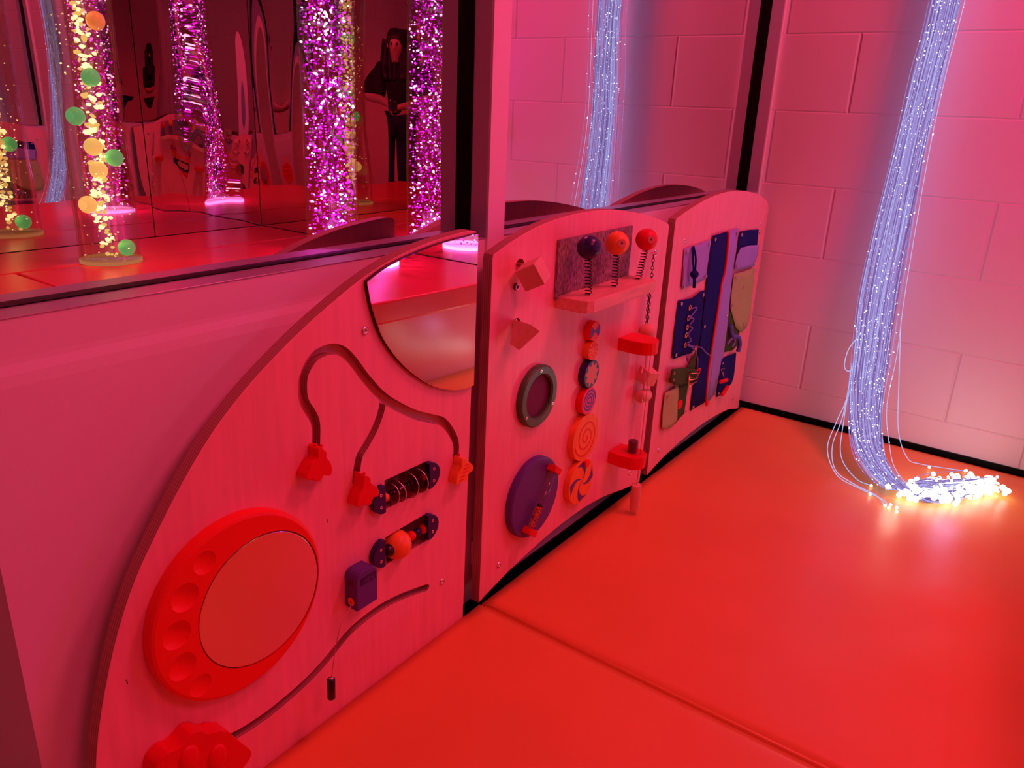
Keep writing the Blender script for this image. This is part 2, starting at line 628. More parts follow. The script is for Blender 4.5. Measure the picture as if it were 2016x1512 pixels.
def window(n, x0, x1):
    """mirror-glazed window: metal frame lining, black gasket hugging the glass, glass"""
    e = empty('window_%d' % n, ((x0 + x1) / 2, MY, GZ), None, None)
    e['kind'] = 'structure'
    z1 = 2.05
    mk('sill_strip', box(x0, x1, 0.0025, MY + 0.004, 0.6707, GZ, 0.0006), M['metal'], e)
    mk('head_strip', box(x0, x1, 0.0025, MY + 0.004, z1, z1 + 0.02), M['metal'], e)
    mk('side_strip', box(x1 - 0.0015, x1, 0.0025, MY + 0.004, GZ, z1), M['metal'], e)
    mk('side_strip', box(x0, x0 + 0.0015, 0.0025, MY + 0.004, GZ, z1), M['metal'], e)
    g = bmesh.new()
    box_bm(g, x0, x1, MY - 0.0110, MY + 0.002, GZ, GZ + 0.0012)
    box_bm(g, x1 - 0.003, x1, MY - 0.0165, MY + 0.002, GZ + 0.0012, z1)
    box_bm(g, x0, x0 + 0.003, MY - 0.0165, MY + 0.002, GZ + 0.0012, z1)
    box_bm(g, x0, x1, MY - 0.0110, MY + 0.002, z1 - 0.0012, z1)
    mk('gasket', g, M['gasket'], e)
    mk('glass', box(x0 + 0.0005, x1 - 0.0005, MY, MY + 0.012, GZ - 0.002, z1), M['window_mirror'], e)
    return e


window(1, XL + 0.02, -1.3465)
window(2, -1.2995, -0.0120)
# mullion, end jambs and head of the wall
o = struct('trim_1', box(-1.346, -1.300, 0.0, 0.30, 0.630, 2.45), M['trim_paint'])
o = struct('trim_2', box(-0.0115, 0.0, 0.0, 0.30, 0.630, 2.45), M['trim_paint'])
o = struct('trim_3', box(XL, XL + 0.0195, 0.0, 0.30, 0.672, 2.45), M['trim_paint'])
o = struct('trim_4', box(XL + 0.02, -0.012, 0.0, 0.30, 2.07, 2.45), M['paint'])
o = struct('trim_5', box(XL + 0.02, -0.012, 0.070, 0.30, 0.672, 2.07), M['black_board'])

struct('gap_strip_front', box(XL, -0.004, -0.0065, 0.0, FZ, -0.0315), M['gasket'])  # added black strip, stands in for the dark gap between mats and wall
struct('gap_strip_right', box(-0.0065, 0.0, -0.93, -0.0075, FZ, 0.0085), M['gasket'])  # same dark gap drawn as a black strip along the block wall

# ================================================================== FLOOR MATS


def floor_mat(x0, x1, y0, y1, label):
    e = empty('floor_mat', ((x0 + x1) / 2, (y0 + y1) / 2, FZ), label, 'mat', 'yellow-orange floor mats')
    bm = bmesh.new()
    nx, ny = 56, 36
    bmesh.ops.create_grid(bm, x_segments=nx, y_segments=ny, size=0.5)
    for v in bm.verts:
        u, w_ = v.co.x + 0.5, v.co.y + 0.5
        x = x0 + (x1 - x0) * u
        y = y0 + (y1 - y0) * w_
        ed = min(u * (x1 - x0), (1 - u) * (x1 - x0), w_ * (y1 - y0), (1 - w_) * (y1 - y0))
        z = -0.007 * math.exp(-ed / 0.012)
        z += 0.0012 * math.sin(x * 17 + 3 * y) * math.sin(y * 13 + x * 4) * min(1, ed / 0.1)
        z += 0.0016 * math.sin(x * 5.1 + 1.0) * math.cos(y * 7.7 - x * 3) * min(1, ed / 0.1)
        v.co = (x, y, z)
    # side skirt
    be = [e_ for e_ in bm.edges if e_.is_boundary]
    r = bmesh.ops.extrude_edge_only(bm, edges=be)
    nv = [g for g in r['geom'] if isinstance(g, bmesh.types.BMVert)]
    for v in nv:
        v.co.z = FZ
    mk('mat_cover', bm, M['mat'], e, True)
    # piping along the seam edge
    pb = tube([(x0 + 0.004, y0 + 0.01, -0.008), (x0 + 0.004, y1 - 0.01, -0.008)], 0.0035, 8)
    mk('piping', pb, M['mat'], e, True)
    return e


floor_mat(-1.392, -0.0165, -0.98, -0.048, 'orange floor mat lying between block wall and lower centre, under the glowing fibres')
floor_mat(-2.45, -1.396, -0.98, -0.046, 'orange floor mat in the near foreground below the curved first board')

# ================================================================== ACTIVITY BOARDS


def board(name, pts, label, cuts=()):
    e = empty(name, (sum(p[0] for p in pts) / len(pts), PF, 0.0), label, 'activity board', 'plywood activity boards on the low wall')
    bm = prism(pts, PF, PB, 0.0012)
    o = mk('board', bm, [M['birch'], M['ply_edge']], e)
    if cuts:
        boolean_cut(o, [cutter(p, a, b) for p, a, b in cuts])
    for p in o.data.polygons:
        p.material_index = 1 if abs(p.normal.y) < 0.5 else 0
    return e


def screw(x, z, parent, y=PF, r=0.0062, name='screw', tilt=0.0):
    bm = bmesh.new()
    prof = [(0.0018, 0.0003), (0.0018, -0.0012), (r * 0.5, -0.0022), (r * 0.9, -0.0018), (r, 0.0005)]
    n = 18
    rows = [[bm.verts.new((x + q * math.cos(2 * PI * i / n), y + h, z + q * math.sin(2 * PI * i / n))) for i in range(n)] for q, h in prof]
    for a in range(len(prof) - 1):
        for i in range(n):
            bm.faces.new((rows[a][i], rows[a][(i + 1) % n], rows[a + 1][(i + 1) % n], rows[a + 1][i]))
    bm.faces.new(rows[0])
    return mk(name, bm, M['steel'], parent, True)


slotA = smooth2([(-1.7678, 0.4351), (-1.765, 0.4727), (-1.77, 0.49), (-1.7815, 0.5112), (-1.7837, 0.5311), (-1.7791, 0.5511), (-1.7633, 0.5677), (-1.7491, 0.5721), (-1.7323, 0.5723), (-1.7133, 0.564), (-1.6962, 0.5463), (-1.6736, 0.516), (-1.6443, 0.4827), (-1.6127, 0.4574), (-1.5731, 0.432), (-1.5342, 0.4132), (-1.5071, 0.3988), (-1.485, 0.372), (-1.474, 0.3482), (-1.4749, 0.3203)], 4)
slotB = smooth2([(-1.6400, 0.4798), (-1.6462, 0.4575), (-1.6596, 0.435), (-1.6765, 0.4165), (-1.6907, 0.4016), (-1.6981, 0.3676)], 4)
slotC = smooth2([(-1.5453, 0.1083), (-1.5731, 0.1161), (-1.6022, 0.1228), (-1.6297, 0.1271), (-1.6566, 0.1291), (-1.6826, 0.1280), (-1.7133, 0.1234), (-1.7346, 0.1154), (-1.7636, 0.1008), (-1.7977, 0.0881), (-1.8302, 0.0813), (-1.8674, 0.0765), (-1.8967, 0.0762), (-1.9219, 0.0784), (-1.9492, 0.0831), (-1.9751, 0.0825)], 4)
SD = PF + 0.0135   # slot depth
P1 = smooth2([(-1.4468, 0.6990), (-1.4592, 0.6991), (-1.5066, 0.6955), (-1.5602, 0.6890), (-1.6197, 0.6765), (-1.6754, 0.6585), (-1.7241, 0.6368), (-1.7727, 0.6125), (-1.8200, 0.5850), (-1.8693, 0.5520), (-1.9155, 0.5130), (-1.9578, 0.4664), (-1.993, 0.4202), (-2.0250, 0.3735), (-2.0515, 0.3203), (-2.0752, 0.2551), (-2.0946, 0.1817), (-2.1050, 0.10), (-2.108, -0.03)], 3)
P1 = [(-1.4320, 0.692)] + [(-1.4360, 0.697)] + P1 + [(-2.108, -0.10), (-1.4466, -0.10)]
# right edge leans a touch like the photographed one
P1[-1] = (-1.4466, -0.10)
W1 = [(-1.6400, 0.298), (-1.6410, 0.3465), (-1.5470, 0.3448), (-1.5411, 0.3393), (-1.5413, 0.2960), (-1.546, 0.294)]
W2 = [(-1.6400, 0.2010), (-1.6410, 0.2495), (-1.5470, 0.2510), (-1.5411, 0.2448), (-1.5430, 0.2040), (-1.548, 0.200)]
B1 = board('curved_activity_board', P1, 'quarter-round plywood activity board with corner mirror, grooves and big round plate, nearest the viewer',
           [(stroke(slotA, 0.0145), PF - 0.01, SD), (stroke(slotB, 0.0135), PF - 0.01, SD + 0.0003), (stroke(slotC, 0.0125), PF - 0.01, SD),
            (W1, PF - 0.01, PF + 0.05), (W2, PF - 0.01, PF + 0.05)])
for x, z in ((-1.674, 0.5853), (-1.5059, 0.0999)):
    screw(x, z, B1)
for x, z, a_ in ((-1.7523, 0.3270, 1.3), (-2.0504, 0.2508, 1.7)):
    mk('nick', prism(stroke([(x - 0.0028 * math.cos(a_), z - 0.0028 * math.sin(a_)), (x + 0.0028 * math.cos(a_), z + 0.0028 * math.sin(a_))], 0.0010), PF - 0.0003, PF + 0.001), M['hole_dark'], B1)
for zz in (0.62, 0.05):
    mk('batten', box(-1.50, -1.425, PB, -0.001, zz, zz + 0.045), M['trim_paint'], B1)
mk('batten', box(-2.02, -1.96, PB, -0.001, 0.05, 0.10), M['trim_paint'], B1)

mir = smooth2([(-1.6739, 0.6582), (-1.6309, 0.6744), (-1.5687, 0.6867), (-1.5136, 0.6939), (-1.4368, 0.6984)], 4) + [(-1.4380, 0.4500)] \
    + smooth2([(-1.4388, 0.4491), (-1.47, 0.4500), (-1.5021, 0.4585), (-1.5499, 0.4804), (-1.6055, 0.5239), (-1.6455, 0.5727), (-1.6648, 0.6166), (-1.6735, 0.6520)], 4)
mir = [(x, z - 0.004) for x, z in mir]
mo = mk('corner_mirror', prism(mir, PF - 0.0065, PF - 0.0002, 0.0009), [M['clear_mirror'], M['black']], None)
for p in mo.data.polygons:
    p.material_index = 0 if p.normal.y < -0.6 else 1
tag(mo, 'fan-shaped corner mirror screwed to the top right of the curved plywood board', 'mirror')

# board 2
P2 = [(-1.3974, -0.0035), (-1.3908, 0.6480)] + smooth2([(-1.3888, 0.6545), (-1.3355, 0.6720), (-1.262, 0.6890), (-1.1796, 0.6985), (-1.09, 0.7015), (-0.9897, 0.6965), (-0.8757, 0.6806), (-0.7776, 0.6596), (-0.7300, 0.6460)], 4) + [(-0.7240, 0.640), (-0.7370, -0.0035), (-0.745, -0.0025)] \
    + smooth2([(-0.8298, 0.0113), (-0.9234, 0.0305), (-1.0223, 0.0402), (-1.101, 0.0400), (-1.1606, 0.0367), (-1.2300, 0.0290), (-1.3063, 0.0176), (-1.3822, 0.0012)], 4)
hole1 = circle(-1.3122, 0.6261, 0.0129, 24)
hole2 = circle(-1.3150, 0.5225, 0.0129, 24)
B2 = board('arched_activity_board', P2, 'arched plywood activity board in the middle carrying spring balls and a column of painted discs',
           [(hole1, PF - 0.01, PF + 0.012), (hole2, PF - 0.01, PF + 0.012)])
for x, z in ((-0.7993, 0.0452), (-0.7833, 0.5880), (-1.3382, 0.0504)):
    screw(x, z, B2)
mk('batten', box(-1.37, -1.30, PB, -0.001, 0.05, 0.10), M['trim_paint'], B2)
mk('batten', box(-0.82, -0.76, PB, -0.001, 0.05, 0.10), M['trim_paint'], B2)

# board 3
P3 = [(-0.6982, 0.0004), (-0.6930, 0.6450)] + smooth2([(-0.6912, 0.6537), (-0.618, 0.6710), (-0.5144, 0.6890), (-0.3993, 0.6978), (-0.2809, 0.6950), (-0.1572, 0.6795), (-0.0650, 0.6560), (-0.0400, 0.6400)], 4) + [(-0.0337, 0.6261), (-0.0400, -0.0050), (-0.052, -0.004)] \
    + smooth2([(-0.110, 0.0123), (-0.175, 0.0231), (-0.2782, 0.0312), (-0.3554, 0.0340), (-0.45, 0.0320), (-0.55, 0.0250), (-0.6216, 0.0149), (-0.69, 0.0006)], 4)
B3 = board('arched_activity_board', P3, 'arched plywood activity board with fabric fastenings, standing in the corner by the block wall')
for x, z in ((-0.6405, 0.0522), (-0.6265, 0.5960), (-0.0874, 0.5900), (-0.1064, 0.0470)):
    screw(x, z, B3)
mk('batten', box(-0.68, -0.62, PB, -0.001, 0.05, 0.10), M['trim_paint'], B3)
mk('batten', box(-0.12, -0.06, PB, -0.001, 0.05, 0.10), M['trim_paint'], B3)

# ================================================================== TOYS ON BOARD 1
# round plate with finger hollows and mirror
T = 0.017
pc, pr_ = (-1.9050, 0.2790), 0.1228
mc, mr = (-1.8776, 0.2740), 0.0914
e = empty('finger_hollow_plate', (pc[0], PF, pc[1] - pr_), 'big round orange-red plate with five finger hollows and an inset round mirror', 'mirror toy')
pl = mk('plate', prism(circle(pc[0], pc[1], pr_, 96), PF - T, PF - 0.0005, 0.005), M['red_orange'], e)
cuts = []
for (x, z), r in zip(((-1.9515, 0.3643), (-1.9805, 0.3320), (-1.9955, 0.2890), (-1.9930, 0.2430), (-1.9735, 0.2030)), (0.0150, 0.0178, 0.0180, 0.0176, 0.0150)):
    R_ = 0.030
    h = math.sqrt(R_ * R_ - r * r)
    cuts.append(mk('cutter', sphere((x, PF - T - h, z), R_, 48, 32), M['hole_dark']))
cuts.append(cutter(circle(mc[0], mc[1], mr, 96), PF - T - 0.01, PF - T + 0.004))
boolean_cut(pl, cuts)
for p in pl.data.polygons:
    p.use_smooth = False
mk('round_mirror', disc(mc[0], mc[1], mr - 0.0016, PF - T + 0.0006, PF - T + 0.0039, 0.0008, 96), M['soft_mirror'], e)


def bug(name, pts, t, m, label, cat, details=None, y=PF):
    c = (sum(p[0] for p in pts) / len(pts), sum(p[1] for p in pts) / len(pts))
    e = empty(name, (c[0], y, c[1]), label, cat, 'wooden insect sliders in the grooves')
    mk('body', prism(smooth2(pts, 3, True), y - t, y - 0.0004, 0.0012), m, e)
    # the peg that runs in the groove, under the upper end
    return e


e = bug('insect_slider', [(-1.7796, 0.4509), (-1.7737, 0.4524), (-1.7689, 0.4461), (-1.7652, 0.4416), (-1.7656, 0.4344), (-1.7603, 0.4267), (-1.7577, 0.4183), (-1.7578, 0.4102), (-1.7622, 0.4062), (-1.7716, 0.4101), (-1.7752, 0.4063), (-1.7805, 0.4046), (-1.7862, 0.4076), (-1.7901, 0.4128), (-1.7935, 0.4116), (-1.7984, 0.4134), (-1.8011, 0.4169), (-1.8, 0.4216), (-1.7951, 0.4277), (-1.7898, 0.4336), (-1.7812, 0.4377), (-1.78, 0.4438)], 0.020, M['red'],
        'red wooden insect at the end of the leftmost groove branch', 'slider')
mk('feeler', sphere((-1.7755, PF - 0.010, 0.4535), 0.0022, 10, 8), M['red'], e, True)
mk('feeler', sphere((-1.7720, PF - 0.017, 0.4525), 0.0026, 10, 8), M['red'], e, True)
e = bug('insect_slider', [(-1.7005, 0.3842), (-1.6929, 0.3797), (-1.6881, 0.374), (-1.6869, 0.3663), (-1.6795, 0.3603), (-1.6737, 0.3515), (-1.6718, 0.3451), (-1.675, 0.3402), (-1.682, 0.3418), (-1.6861, 0.3378), (-1.6892, 0.3334), (-1.6952, 0.3338), (-1.7039, 0.3390), (-1.7098, 0.337), (-1.7154, 0.3402), (-1.7142, 0.3477), (-1.7111, 0.3552), (-1.7051, 0.3623), (-1.7029, 0.3701), (-1.7017, 0.3776)], 0.0205, M['red'],
        'red wooden insect below the middle groove branch, touching the wheel window', 'slider')
mk('feeler', sphere((-1.7010, PF - 0.010, 0.3845), 0.0024, 10, 8), M['red'], e, True)
mk('feeler', sphere((-1.6975, PF - 0.017, 0.3848), 0.0022, 10, 8), M['red'], e, True)
beepts = [(-1.4777, 0.3304), (-1.4713, 0.3281), (-1.4669, 0.3241), (-1.466, 0.3188), (-1.4595, 0.3165), (-1.4528, 0.3106), (-1.4486, 0.3035), (-1.4502, 0.2986), (-1.4581, 0.297), (-1.4616, 0.2953), (-1.4637, 0.2921), (-1.4656, 0.2853), (-1.4721, 0.2863), (-1.4828, 0.2889), (-1.4898, 0.2871), (-1.4928, 0.2885), (-1.4921, 0.2979), (-1.4888, 0.3055), (-1.4834, 0.3119), (-1.4808, 0.3173), (-1.4817, 0.3225), (-1.4804, 0.3279)]
e = bug('bee_slider', beepts, 0.0185, M['orange'], 'small orange striped wooden bee at the end of the rightmost groove branch', 'slider')
for k in range(5):
    x, z = -1.4700 - 0.0035 * k + 0.004, 0.3145 - 0.0058 * k
    mk('stripe', prism(stroke([(x - 0.007, z + 0.001), (x + 0.0065, z + 0.0005)], 0.0018), PF - 0.0188, PF - 0.0184), M['red'], e)
mk('feeler', sphere((-1.4760, PF - 0.008, 0.3335), 0.0024, 10, 8), M['red'], e, True)
e = bug('insect_slider', [(-1.9985, 0.1513), (-1.9902, 0.1498), (-1.9834, 0.1451), (-1.9788, 0.1386), (-1.972, 0.1338), (-1.9643, 0.1309), (-1.9558, 0.1249), (-1.9474, 0.1168), (-1.9416, 0.1048), (-1.9315, 0.0868), (-1.921, 0.0683), (-1.9193, 0.0603), (-1.9223, 0.0535), (-1.9301, 0.0478), (-1.9400, 0.0443), (-1.9530, 0.0420), (-1.9640, 0.0460), (-1.9730, 0.0400), (-1.9880, 0.0420), (-2.0080, 0.0560), (-2.0260, 0.0760), (-2.0420, 0.0980), (-2.0480, 0.1190), (-2.0450, 0.1360), (-2.0397, 0.1426), (-2.0334, 0.1459), (-2.0273, 0.147), (-2.0198, 0.1438), (-2.0098, 0.1449)], 0.026, M['red'],
        'large red wooden insect in the lowest groove, cut by the bottom of the photo', 'slider')
for (x, z) in ((-2.004, 0.118), (-1.968, 0.092)):
    mk('wing_hump', sphere((x, PF - 0.026, z), 0.017, 24, 16, (0.8, 0.35, 1.15)), M['red'], e, True)


# two long windows with things threaded on an axle
def half_bracket(sgn, cx, cz, parent, t=0.010, r=0.0265, d=0.022):
    pts = [(cx, cz + d)] + [(cx + sgn * r * 0.98 * math.sin(a), cz + (d + 0.0015) * math.cos(a)) for a in [PI * k / 16 for k in range(1, 16)]] + [(cx, cz - d)]
    b = mk('end_bracket', prism(pts, PF - t, PF - 0.0004, 0.001), M['navy'], parent)
    for dz in (0.0102, -0.0102):
        s = ring(cx + sgn * 0.0105, cz + dz, 0.0012, 0.0027, PF - t - 0.0008, PF - t + 0.0005, 0.0003, 16)
        mk('rivet', s, M['steel'], b)
    return b


e = empty('wheel_window', (-1.60, PF, 0.320), 'slot window with dark clear wheels on a rod between navy end brackets', 'wheel toy', 'slot windows on the curved board')
half_bracket(1, -1.5510, 0.3215, e)
half_bracket(-1, -1.6480, 0.3215, e)
AY = PF + 0.002
mk('rod', cyl((-1.655, AY, 0.318), (-1.545, AY, 0.318), 0.0018, 10), M['steel'], e, True)


def wheel(x, r, lean, parent, w_=0.004):
    n = Vector((math.cos(lean), 0.12, math.sin(lean))).normalized()
    c = Vector((x, AY, 0.318))
    bm = cyl(c - n * w_ / 2, c + n * w_ / 2, r, 40, None, 0.001)
    o = mk('clear_wheel', bm, M['smoke_acrylic'], parent, False)
    rb = tube([c + (n.orthogonal().normalized() * math.cos(a) + n.cross(n.orthogonal().normalized()) * math.sin(a)) * r for a in [2 * PI * k / 40 for k in range(40)]], 0.0009, 6, None, True)
    mk('rim', rb, M['steel'], o, True)
    hb = cyl(c - n * 0.004, c + n * 0.004, 0.005, 16)
    mk('hub', hb, M['black'], o, True)
    return o


for x, r, ln in ((-1.5672, 0.0215, 0.05), (-1.5890, 0.0212, -0.06), (-1.6140, 0.0190, 0.12), (-1.6270, 0.0175, -0.04)):
    wheel(x, r, ln, e)
mk('bead', sphere((-1.5500, AY, 0.318), 0.0062), M['red'], e, True)
mk('bead', sphere((-1.6400, AY - 0.002, 0.318), 0.0068), M['orange'], e, True)

e = empty('bead_window', (-1.60, PF, 0.224), 'slot window with one big orange ball and small beads on a rod', 'bead toy', 'slot windows on the curved board')
half_bracket(1, -1.5530, 0.2290, e)
half_bracket(-1, -1.6500, 0.2300, e)
mk('rod', cyl((-1.655, AY, 0.224), (-1.545, AY, 0.224), 0.0018, 10), M['steel'], e, True)
mk('large_ball', sphere((-1.6140, AY, 0.2235), 0.0235, 40, 24), M['orange'], e, True)
mk('bead', sphere((-1.6370, AY - 0.004, 0.2250), 0.0105), M['black'], e, True)
mk('bead', sphere((-1.5810, AY, 0.2240), 0.0082), M['red'], e, True)
mk('bead', sphere((-1.5665, AY, 0.2240), 0.0076), M['navy'], e, True)
mk('bead', sphere((-1.5520, AY, 0.2240), 0.0080), M['red'], e, True)

# little violet sound box with pull string
BT = 0.0258
e = empty('pull_string_box', (-1.704, PF, 0.173), 'small violet box with dark display strip and a string hanging from its side', 'sound box')
bx = [(-1.7255, 0.1730), (-1.7255, 0.2225)] + [(-1.7255 + 0.012 * (1 - math.cos(a)), 0.2225 + 0.012 * math.sin(a)) for a in (PI / 8, PI / 4, 3 * PI / 8, PI / 2)] \
    + [(-1.6965 + 0.012 * math.sin(a), 0.2225 + 0.012 * math.cos(a)) for a in (PI / 8, PI / 4, 3 * PI / 8, PI / 2)] + [(-1.6845, 0.1730)]
ho = mk('housing', prism(bx, PF - BT, PF - 0.0004, 0.0012), M['violet'], e)
dp = mk('display', prism([(-1.7180, 0.2135), (-1.7185, 0.2215), (-1.7165, 0.2245), (-1.6895, 0.2245), (-1.6880, 0.2225), (-1.6880, 0.2145), (-1.6900, 0.2128), (-1.7165, 0.2128)], PF - BT - 0.0006, PF - BT + 0.001), M['navy'], e)
fc = bpy.data.curves.new('display_text', 'FONT')
fc.body = 'H88'
fc.size = 0.0115
fc.extrude = 0.0002
fc.align_x = 'CENTER'
fo = bpy.data.objects.new('display_text', fc)
COL.objects.link(fo)
M['display_print'] = mat('display_print', (0.10, 0.09, 0.26), 0.5)
fo.location = (-1.7032, PF - BT - 0.0008, 0.2146)
fo.rotation_euler = (PI / 2, 0, 0)
bpy.context.view_layer.update()
tm = bpy.data.meshes.new_from_object(fo.evaluated_get(bpy.context.evaluated_depsgraph_get()))
tm.transform(fo.matrix_world)
bpy.data.objects.remove(fo, do_unlink=True)
tm.materials.clear()
link('display_digits', tm, M['display_print'], dp)
for zz, m_, r_, nm in ((0.2170, 'hole_dark', 0.0052, 'upper_socket'), (0.1850, 'orange', 0.0066, 'string_guide')):
    mk(nm, cyl((-1.7262, PF - BT / 2, zz), (-1.7240, PF - BT / 2, zz), r_, 24), M[m_], e)
mk('guide_hole', cyl((-1.7267, PF - BT / 2, 0.1850), (-1.7250, PF - BT / 2, 0.1850), 0.0022, 12), M['red'], e)
st = catmull([(-1.7265, PF - BT / 2, 0.1845), (-1.7350, PF - 0.020, 0.1820), (-1.7560, PF - 0.027, 0.1740), (-1.7690, PF - 0.030, 0.1560), (-1.7770, PF - 0.030, 0.1250), (-1.7835, PF - 0.030, 0.0935)], 6)
mk('string', tube(st, 0.0007, 6), M['rope'], e, True)
hd = mk('string_handle', cyl((-1.7838, PF - 0.030, 0.0945), (-1.7850, PF - 0.030, 0.0590), 0.0058, 20, None, 0.0015), M['black'], e, True)
mk('handle_ring', cyl((-1.7838, PF - 0.030, 0.0948), (-1.7838, PF - 0.030, 0.0955), 0.0034, 16), M['steel'], hd, True)

# ================================================================== TOYS ON BOARD 2
# wooden blocks on cords in the two holes
e = empty('hanging_cube', (-1.30, PF, 0.60), 'plain wooden cube hanging tilted from the upper hole of the middle board', 'block', 'wooden blocks on cords')
cb = box(-0.020, 0.020, -0.020, 0.020, -0.020, 0.020, 0.0012)


def rotm(a, b, g):
    return Matrix.Rotation(a, 4, 'Z') @ Matrix.Rotation(b, 4, 'X') @ Matrix.Rotation(g, 4, 'Y')


bmesh.ops.transform(cb, matrix=Matrix.Translation((-1.3210, -0.0793, 0.6191)) @ rotm(-1.2823, 0.2043, -0.4926) @ Matrix.Scale(0.96, 4), verts=cb.verts)
CUBE = mk('cube', cb, M['wood'], e)
mk('cord', tube(catmull([(-1.3122, PF + 0.011, 0.6261), (-1.312, PF - 0.006, 0.6290), (-1.316, PF - 0.018, 0.6230)], 5), 0.002, 8), M['rope'], e, True)
sk = mk('screw_eye', tube([(-1.3230 + 0.0045 * math.cos(a), PF - 0.004, 0.5920 + 0.0045 * math.sin(a)) for a in [2 * PI * k / 16 for k in range(16)]], 0.0013, 8, None, True), M['steel'], e, True)
mk('eye_plate', disc(-1.3230, 0.5920, 0.0062, PF - 0.0015, PF - 0.0002, 0.0004, 20), M['dark_steel'], sk)

e = empty('hanging_prism', (-1.32, PF, 0.51), 'plain wooden three-sided block hanging from the lower hole of the middle board', 'block', 'wooden blocks on cords')
tri = [Vector((-1.327, -0.0475, 0.536)), Vector((-1.342, -0.093, 0.538)), Vector((-1.359, -0.064, 0.502))]
ext = Vector((0.019, -0.007, -0.014))
pb = bmesh.new()
va = [pb.verts.new(p) for p in tri]
vb = [pb.verts.new(p + ext) for p in tri]
pb.faces.new(va)
pb.faces.new(vb[::-1])
for i in range(3):
    pb.faces.new((va[i], vb[i], vb[(i + 1) % 3], va[(i + 1) % 3]))
mk('wedge', pb, M['wood'], e)
mk('cord', tube(catmull([(-1.3150, PF + 0.011, 0.5225), (-1.3150, PF - 0.001, 0.5290), (-1.317, PF - 0.006, 0.5255)], 5), 0.002, 8), M['rope'], e, True)
mk('knot', sphere((-1.3140, PF + 0.003, 0.5290), 0.0042, 12, 8), M['steel'], e, True)

# porthole
e = empty('porthole', (-1.2447, PF, 0.312), 'dark green ring with three screws framing a round dark window', 'porthole')
rg = mk('ring', ring(-1.2447, 0.3728, 0.0418, 0.0606, PF - 0.0125, PF - 0.0003, 0.003, 72), M['green_stain'], e)
for p in rg.data.polygons:
    p.use_smooth = False
mk('window_disc', disc(-1.2447, 0.3728, 0.0425, PF - 0.0035, PF - 0.0006, 0.0005, 64), M['dark_red'], e)
for x, z in ((-1.2470, 0.4240), (-1.2010, 0.3470), (-1.2880, 0.3430)):
    mk('screw_cap', ring(x, z, 0.0012, 0.0034, PF - 0.0138, PF - 0.0120, 0.0005, 16), M['steel'], e)

# violet disc with bead tube
e = empty('rain_tube_disc', (-1.2425, PF, 0.080), 'violet turning disc with a clear tube of seeds held by two red blocks', 'turning disc')
dz = (-1.2425, 0.1612)
mk('disc', disc(dz[0], dz[1], 0.0830, PF - 0.0145, PF - 0.0003, 0.004, 80), M['violet'], e)
TY = PF - 0.0245
top = Vector((-1.1985, TY, 0.2070))
bot = Vector((-1.2720, TY, 0.1060))
ax = (top - bot).normalized()
sd = Vector((ax.z, 0, -ax.x))


def slanted_block(c, parent, name):
    bm = box(-0.0135, 0.0135, -0.0100, 0.0100, -0.0065, 0.0065, 0.001)
    rot = Matrix((sd, (0, 1, 0), ax)).transposed().to_4x4()
    bmesh.ops.transform(bm, matrix=Matrix.Translation(c) @ rot, verts=bm.verts)
    return mk(name, bm, M['red'], parent)


slanted_block(top + ax * 0.003, e, 'end_block')
slanted_block(bot - ax * 0.003, e, 'end_block')
mk('clear_tube', cyl(bot + ax * 0.0042, top - ax * 0.0042, 0.0085, 24), M['acrylic'], e, True)
sb = bmesh.new()
for k in range(90):
    t = random.random() * 0.042 + 0.006
    a = random.random() * 2 * PI
    r = 0.0062 * math.sqrt(random.random())
    sphere(bot + ax * t + sd * r * math.cos(a) + Vector((0, r * math.sin(a), 0)), 0.0017, 6, 5, None, sb)
tag(mk('seeds', sb, M['orange'], e, True), kind='stuff')
bb = bmesh.new()
for k in range(5):
    sphere(bot + ax * (0.050 + 0.002 * (k % 2)) + sd * (0.0035 * math.cos(k * 1.26)) + Vector((0, 0.0035 * math.sin(k * 1.26), 0)), 0.0030, 8, 6, None, bb)
mk('black_beads', bb, M['black'], e, True)["kind"] = 'stuff'


# column of six painted discs
def wheel_toy(name, cx, cz, r, t, mside, label):
    e = empty(name, (cx, PF, cz - r), label, 'painted disc', 'column of painted turning discs')
    mk('disc', disc(cx, cz, r, PF - t, PF - 0.0003, 0.0010, 64), M[mside], e)
    return e


def paint(name, pts, y, m, parent):
    return mk(name, prism(pts, y - 0.0004, y + 0.0002), M[m], parent)


def spiral(cx, cz, r0, r1, turns, w_, a0=0.0, sgn=1):
    P = []
    n = int(turns * 26)
    for i in range(n + 1):
        a = a0 + sgn * 2 * PI * turns * i / n
        r = r0 + (r1 - r0) * i / n
        P.append((cx + r * math.cos(a), cz + r * math.sin(a)))
    return stroke_mesh(P, w_)


def stroke_mesh(P, w_):
    P = [Vector(p) for p in P]
    out = []
    for i, p in enumerate(P):
        d = (P[min(i + 1, len(P) - 1)] - P[max(i - 1, 0)]).normalized()
        n = Vector((-d.y, d.x)) * w_ / 2
        out.append((p + n, p - n))
    return out


def paint_strip(name, strip, y, m, parent):
    bm = bmesh.new()
    rows = []
    for a, b in strip:
        rows.append([bm.verts.new((a.x, y - 0.0004, a.y)), bm.verts.new((b.x, y - 0.0004, b.y)), bm.verts.new((b.x, y + 0.0002, b.y)), bm.verts.new((a.x, y + 0.0002, a.y))])
    for i in range(len(rows) - 1):
        for j in range(4):
            bm.faces.new((rows[i][j], rows[i][(j + 1) % 4], rows[i + 1][(j + 1) % 4], rows[i + 1][j]))
    bm.faces.new(rows[0])
    bm.faces.new(rows[-1][::-1])
    return mk(name, bm, M[m], parent)


